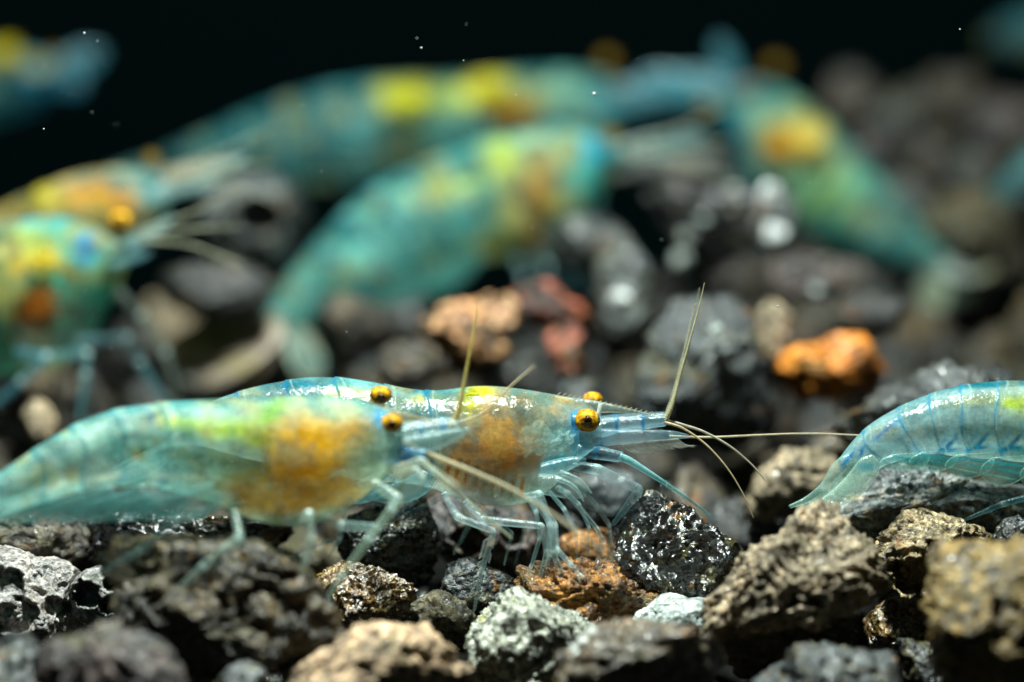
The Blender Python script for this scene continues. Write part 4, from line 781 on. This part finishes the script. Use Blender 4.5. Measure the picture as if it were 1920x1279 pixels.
# long upper shrimp
far_shrimp('dim blurred shrimp with yellow saddle lying along the top, head to the right', (800, 420, 6.2),
    [(270,305,278,325,16),(330,278,345,330,40),(400,245,410,338,56),(480,208,488,346,70),(580,174,588,346,82),(680,156,686,342,90),(760,150,764,332,92),(840,147,842,326,92),(920,140,922,330,94),(1000,133,1002,325,90),(1080,132,1080,298,74),(1140,142,1140,255,52),(1185,162,1185,218,22)], 6.2, 5.8,
    (.10,.33,.32), .66, [(768,184,54,32,0,(.95,.88,.0),1.0), (850,190,60,22,0,(.30,.42,.06),.8), (918,170,50,34,0,(.85,.76,.02),1.0), (970,212,52,28,0,(.36,.18,.01),1.0), (1010,185,60,34,0,(.22,.22,.06),.8), (1090,175,50,36,0,(.22,.46,.32),.7), (1130,190,26,40,0,(.03,.30,.40),.8)],
    [(1138,112,5.6,22,20), (1158,168,5.4,16,14)], [(blade4(1150,185,1365,150,26,34),5.7,(.10,.30,.36),.6), (blade4(1150,200,1340,180,20,24),5.9,(.08,.26,.32),.5)],
    fan=[(blade4(285,315,170,365,14,20),6.2,(.12,.3,.3),.5), (blade4(285,320,185,392,10,16),6.1,(.12,.3,.3),.4)],
    legs=[([(940+45*i,318,5.7),(965+50*i,345,5.6),(950+55*i,430,5.6)],[10,9,5],LEGC,.4) for i in range(4)],
    organs=[(765,186,5.6,52,26,50,0,(.85,.8,.0),1.0), (965,212,5.6,50,30,50,0,(.4,.18,.01),1.0), (920,168,5.6,44,30,50,0,(.8,.72,.02),1.0)])
# slanting shrimp in the middle distance
far_shrimp('blurred pale green shrimp slanting up to the right, tail fan at lower left', (950, 560, 4.4),
    [(496,590,546,628,16),(514,556,584,606,30),(556,498,640,572,46),(612,432,712,545,62),(675,370,788,516,76),(740,328,850,496,86),(800,300,898,486,92),(860,278,944,482,95),(925,257,990,488,95),(1000,243,1042,470,86),(1060,238,1085,432,70),(1112,246,1120,372,48),(1152,268,1152,325,20)], 3.9, 4.3,
    (.14,.44,.37), .62, [(740,455,110,46,-38,(.22,.56,.47),.66), (930,305,34,44,10,(.55,.66,.08),.85), (835,350,66,24,-10,(.42,.60,.12),.8), (1000,310,40,50,0,(.34,.34,.14),.7), (992,390,46,84,8,(.42,.20,.02),.95), (988,425,34,48,0,(.20,.065,.005),1.0), (1100,290,36,34,0,(.0,.20,.36),.95), (1090,335,36,34,0,(.06,.46,.40),.8), (900,470,90,26,-15,(.12,.30,.20),.6), (950,420,40,50,0,(.36,.38,.14),.7), (690,530,60,20,-40,(.02,.34,.40),.7)],
    [(1143,256,4.0,24,22)], [(blade4(1140,290,1330,255,18,22),4.3,(.12,.34,.36),.35)],
    fan=[(blade4(530,604,308,662,18,38,14),3.45,(.50,.40,.33),.8), (blade4(548,618,594,715,14,30,12),3.6,(.66,.72,.56),.6), (blade4(528,618,452,716,14,24,10),3.5,(.5,.42,.36),.7), (blade4(528,612,345,712,16,40,12),3.4,(.50,.42,.34),.75)],
    swim=[blade4(900-60*i,470+22*i,800-66*i,548+14*i,16,26,7) for i in range(5)],
    legs=[([(960+35*i,470-22*i,4.1),(985+42*i,520-20*i,4.0),(975+48*i,600-15*i,4.0)],[10,9,5],LEGC,.3) for i in range(4)],
    organs=[(930,305,4.1,32,40,40,0,(.6,.7,.08),1.0), (990,405,4.1,42,76,46,-8,(.36,.14,.01),1.0)])
# shrimp pointing down the heap
far_shrimp('blurred green shrimp with orange spot facing up left, tail down to the right', (1500, 470, 5.6),
    [(1786,486,1762,512,14),(1758,450,1716,500,30),(1710,396,1648,480,50),(1655,336,1560,458,70),(1598,276,1490,418,86),(1545,222,1446,364,88),(1492,180,1406,318,82),(1444,156,1374,276,68),(1402,150,1352,236,48),(1360,162,1338,200,20)], 5.5, 5.6,
    (.15,.42,.34), .66, [(1480,260,70,60,0,(.40,.42,.12),.8), (1462,275,32,34,0,(.56,.32,.02),.95), (1515,262,34,30,0,(.80,.60,.12),1.0), (1545,370,66,60,0,(.28,.56,.20),.8), (1590,455,80,22,35,(.0,.24,.24),.9), (1385,255,26,60,-20,(.02,.28,.42),.9), (1400,165,30,20,0,(.36,.28,.26),.7), (1660,440,60,40,40,(.18,.52,.48),.7)],
    [(1326,190,5.3,23,21), (1455,122,5.8,23,20)], [(blade4(1365,180,1200,140,22,26),5.5,(.06,.28,.34),.5), (blade4(1385,170,1345,70,16,20),5.7,(.06,.26,.32),.4)],
    fan=[(blade4(1765,494,1865,500,16,26,10),5.0,(.40,.46,.42),.7), (blade4(1755,500,1745,590,14,26,10),5.1,(.4,.56,.5),.5), (blade4(1762,500,1825,560,14,26,10),5.15,(.4,.54,.48),.4)],
    legs=[([(1400+25*i,300+26*i,5.4),(1375+25*i,345+28*i,5.3),(1395+25*i,430+24*i,5.3)],[9,8,5],LEGC,.35) for i in range(4)],
    organs=[(1515,262,5.2,34,30,40,0,(.9,.66,.12),1.0), (1462,275,5.3,34,36,40,0,(.6,.3,.02),1.0)])
far_shrimp('faint teal shrimp cut off by the right edge, above the heap', (1990, 420, 5.2),
    [(1852,362,1866,388,14),(1885,325,1902,372,28),(1920,288,1942,350,40),(1975,250,1996,335,56),(2040,228,2052,330,66),(2120,220,2124,330,72),(2220,222,2224,340,74),(2320,230,2320,330,60),(2400,255,2400,300,20)], 5.2, 5.4,
    (.16,.34,.34), .55, [(2230,280,70,40,0,(.5,.26,.03),.8)], [(2380,262,5.2,20,18)], [], fan=[(blade4(1858,372,1795,430,14,24,9),5.2,(.3,.34,.2),.5), (blade4(1860,376,1830,450,12,22,9),5.1,(.3,.34,.2),.4)],
    organs=[(2100,255,5.2,60,24,40,0,(.7,.7,.02),.9)])
far_shrimp('dim teal shrimp with yellow spot in the upper left corner', (-40, 330, 6.4),
    [(-420,190,-412,215,20),(-320,140,-310,230,50),(-220,112,-214,242,66),(-120,92,-116,240,76),(-30,82,-28,228,78),(35,92,38,214,66),(80,106,84,190,46),(122,124,124,158,18)], 6.5, 6.2,
    (.04,.24,.34), .7, [(14,102,34,30,0,(.62,.52,.03),1.0), (-20,150,50,40,0,(.2,.34,.2),.7), (70,150,40,40,0,(.02,.24,.40),.9)],
    [(100,108,6.0,18,16)], [(blade4(85,140,195,96,18,26),6.2,(.05,.22,.28),.6), (blade4(85,150,160,160,14,20),6.2,(.03,.2,.28),.5)],
    organs=[(14,102,6.0,32,28,40,0,(.7,.58,.02),1.0)])
far_shrimp('very faint teal shrimp in the upper right corner', (1980, 230, 8.2),
    [(1846,70,1850,84,10),(1880,40,1888,92,28),(1930,15,1936,100,44),(2000,0,2004,110,54),(2100,-6,2100,120,58),(2200,10,2200,100,40),(2260,40,2260,70,14)], 8.2, 8.2,
    (.05,.18,.2), .5, [], [], [], N=90, M=32)

# ---------------------------------------------------------------- motes drifting in the water
rm = random.Random(8); V, F = [], []
dv, faces = ico(1)
for k in range(40):
    q = P(rm.uniform(0, 1920), rm.uniform(0, 900), rm.uniform(-.5, .9)); r_ = rm.choice([.0014,.002,.0026]); n0 = len(V)
    V += [tuple(q+x*r_) for x in dv]; F += [tuple(i+n0 for i in f) for f in faces]
for (x, y, r_, d) in ((158,62,.006,.0),(1114,176,.008,.3),(1458,574,.005,0),(82,242,.004,0),(1800,55,.004,0),(790,90,.005,.2)):
    n0 = len(V); V += [tuple(P(x, y, d)+v_*r_) for v_ in dv]; F += [tuple(i+n0 for i in f) for f in faces]
tm = NT('mote'); bs = tm.n('ShaderNodeBsdfPrincipled'); bs.inputs['Base Color'].default_value = (.4,.44,.4,1); tm.l(bs.outputs[0], tm.out.inputs[0])
tag(link('floating_motes', mesh_from('floating_motes', V, F), tm.m), 'tiny pale motes drifting in the dark water', 'motes', kind='stuff')
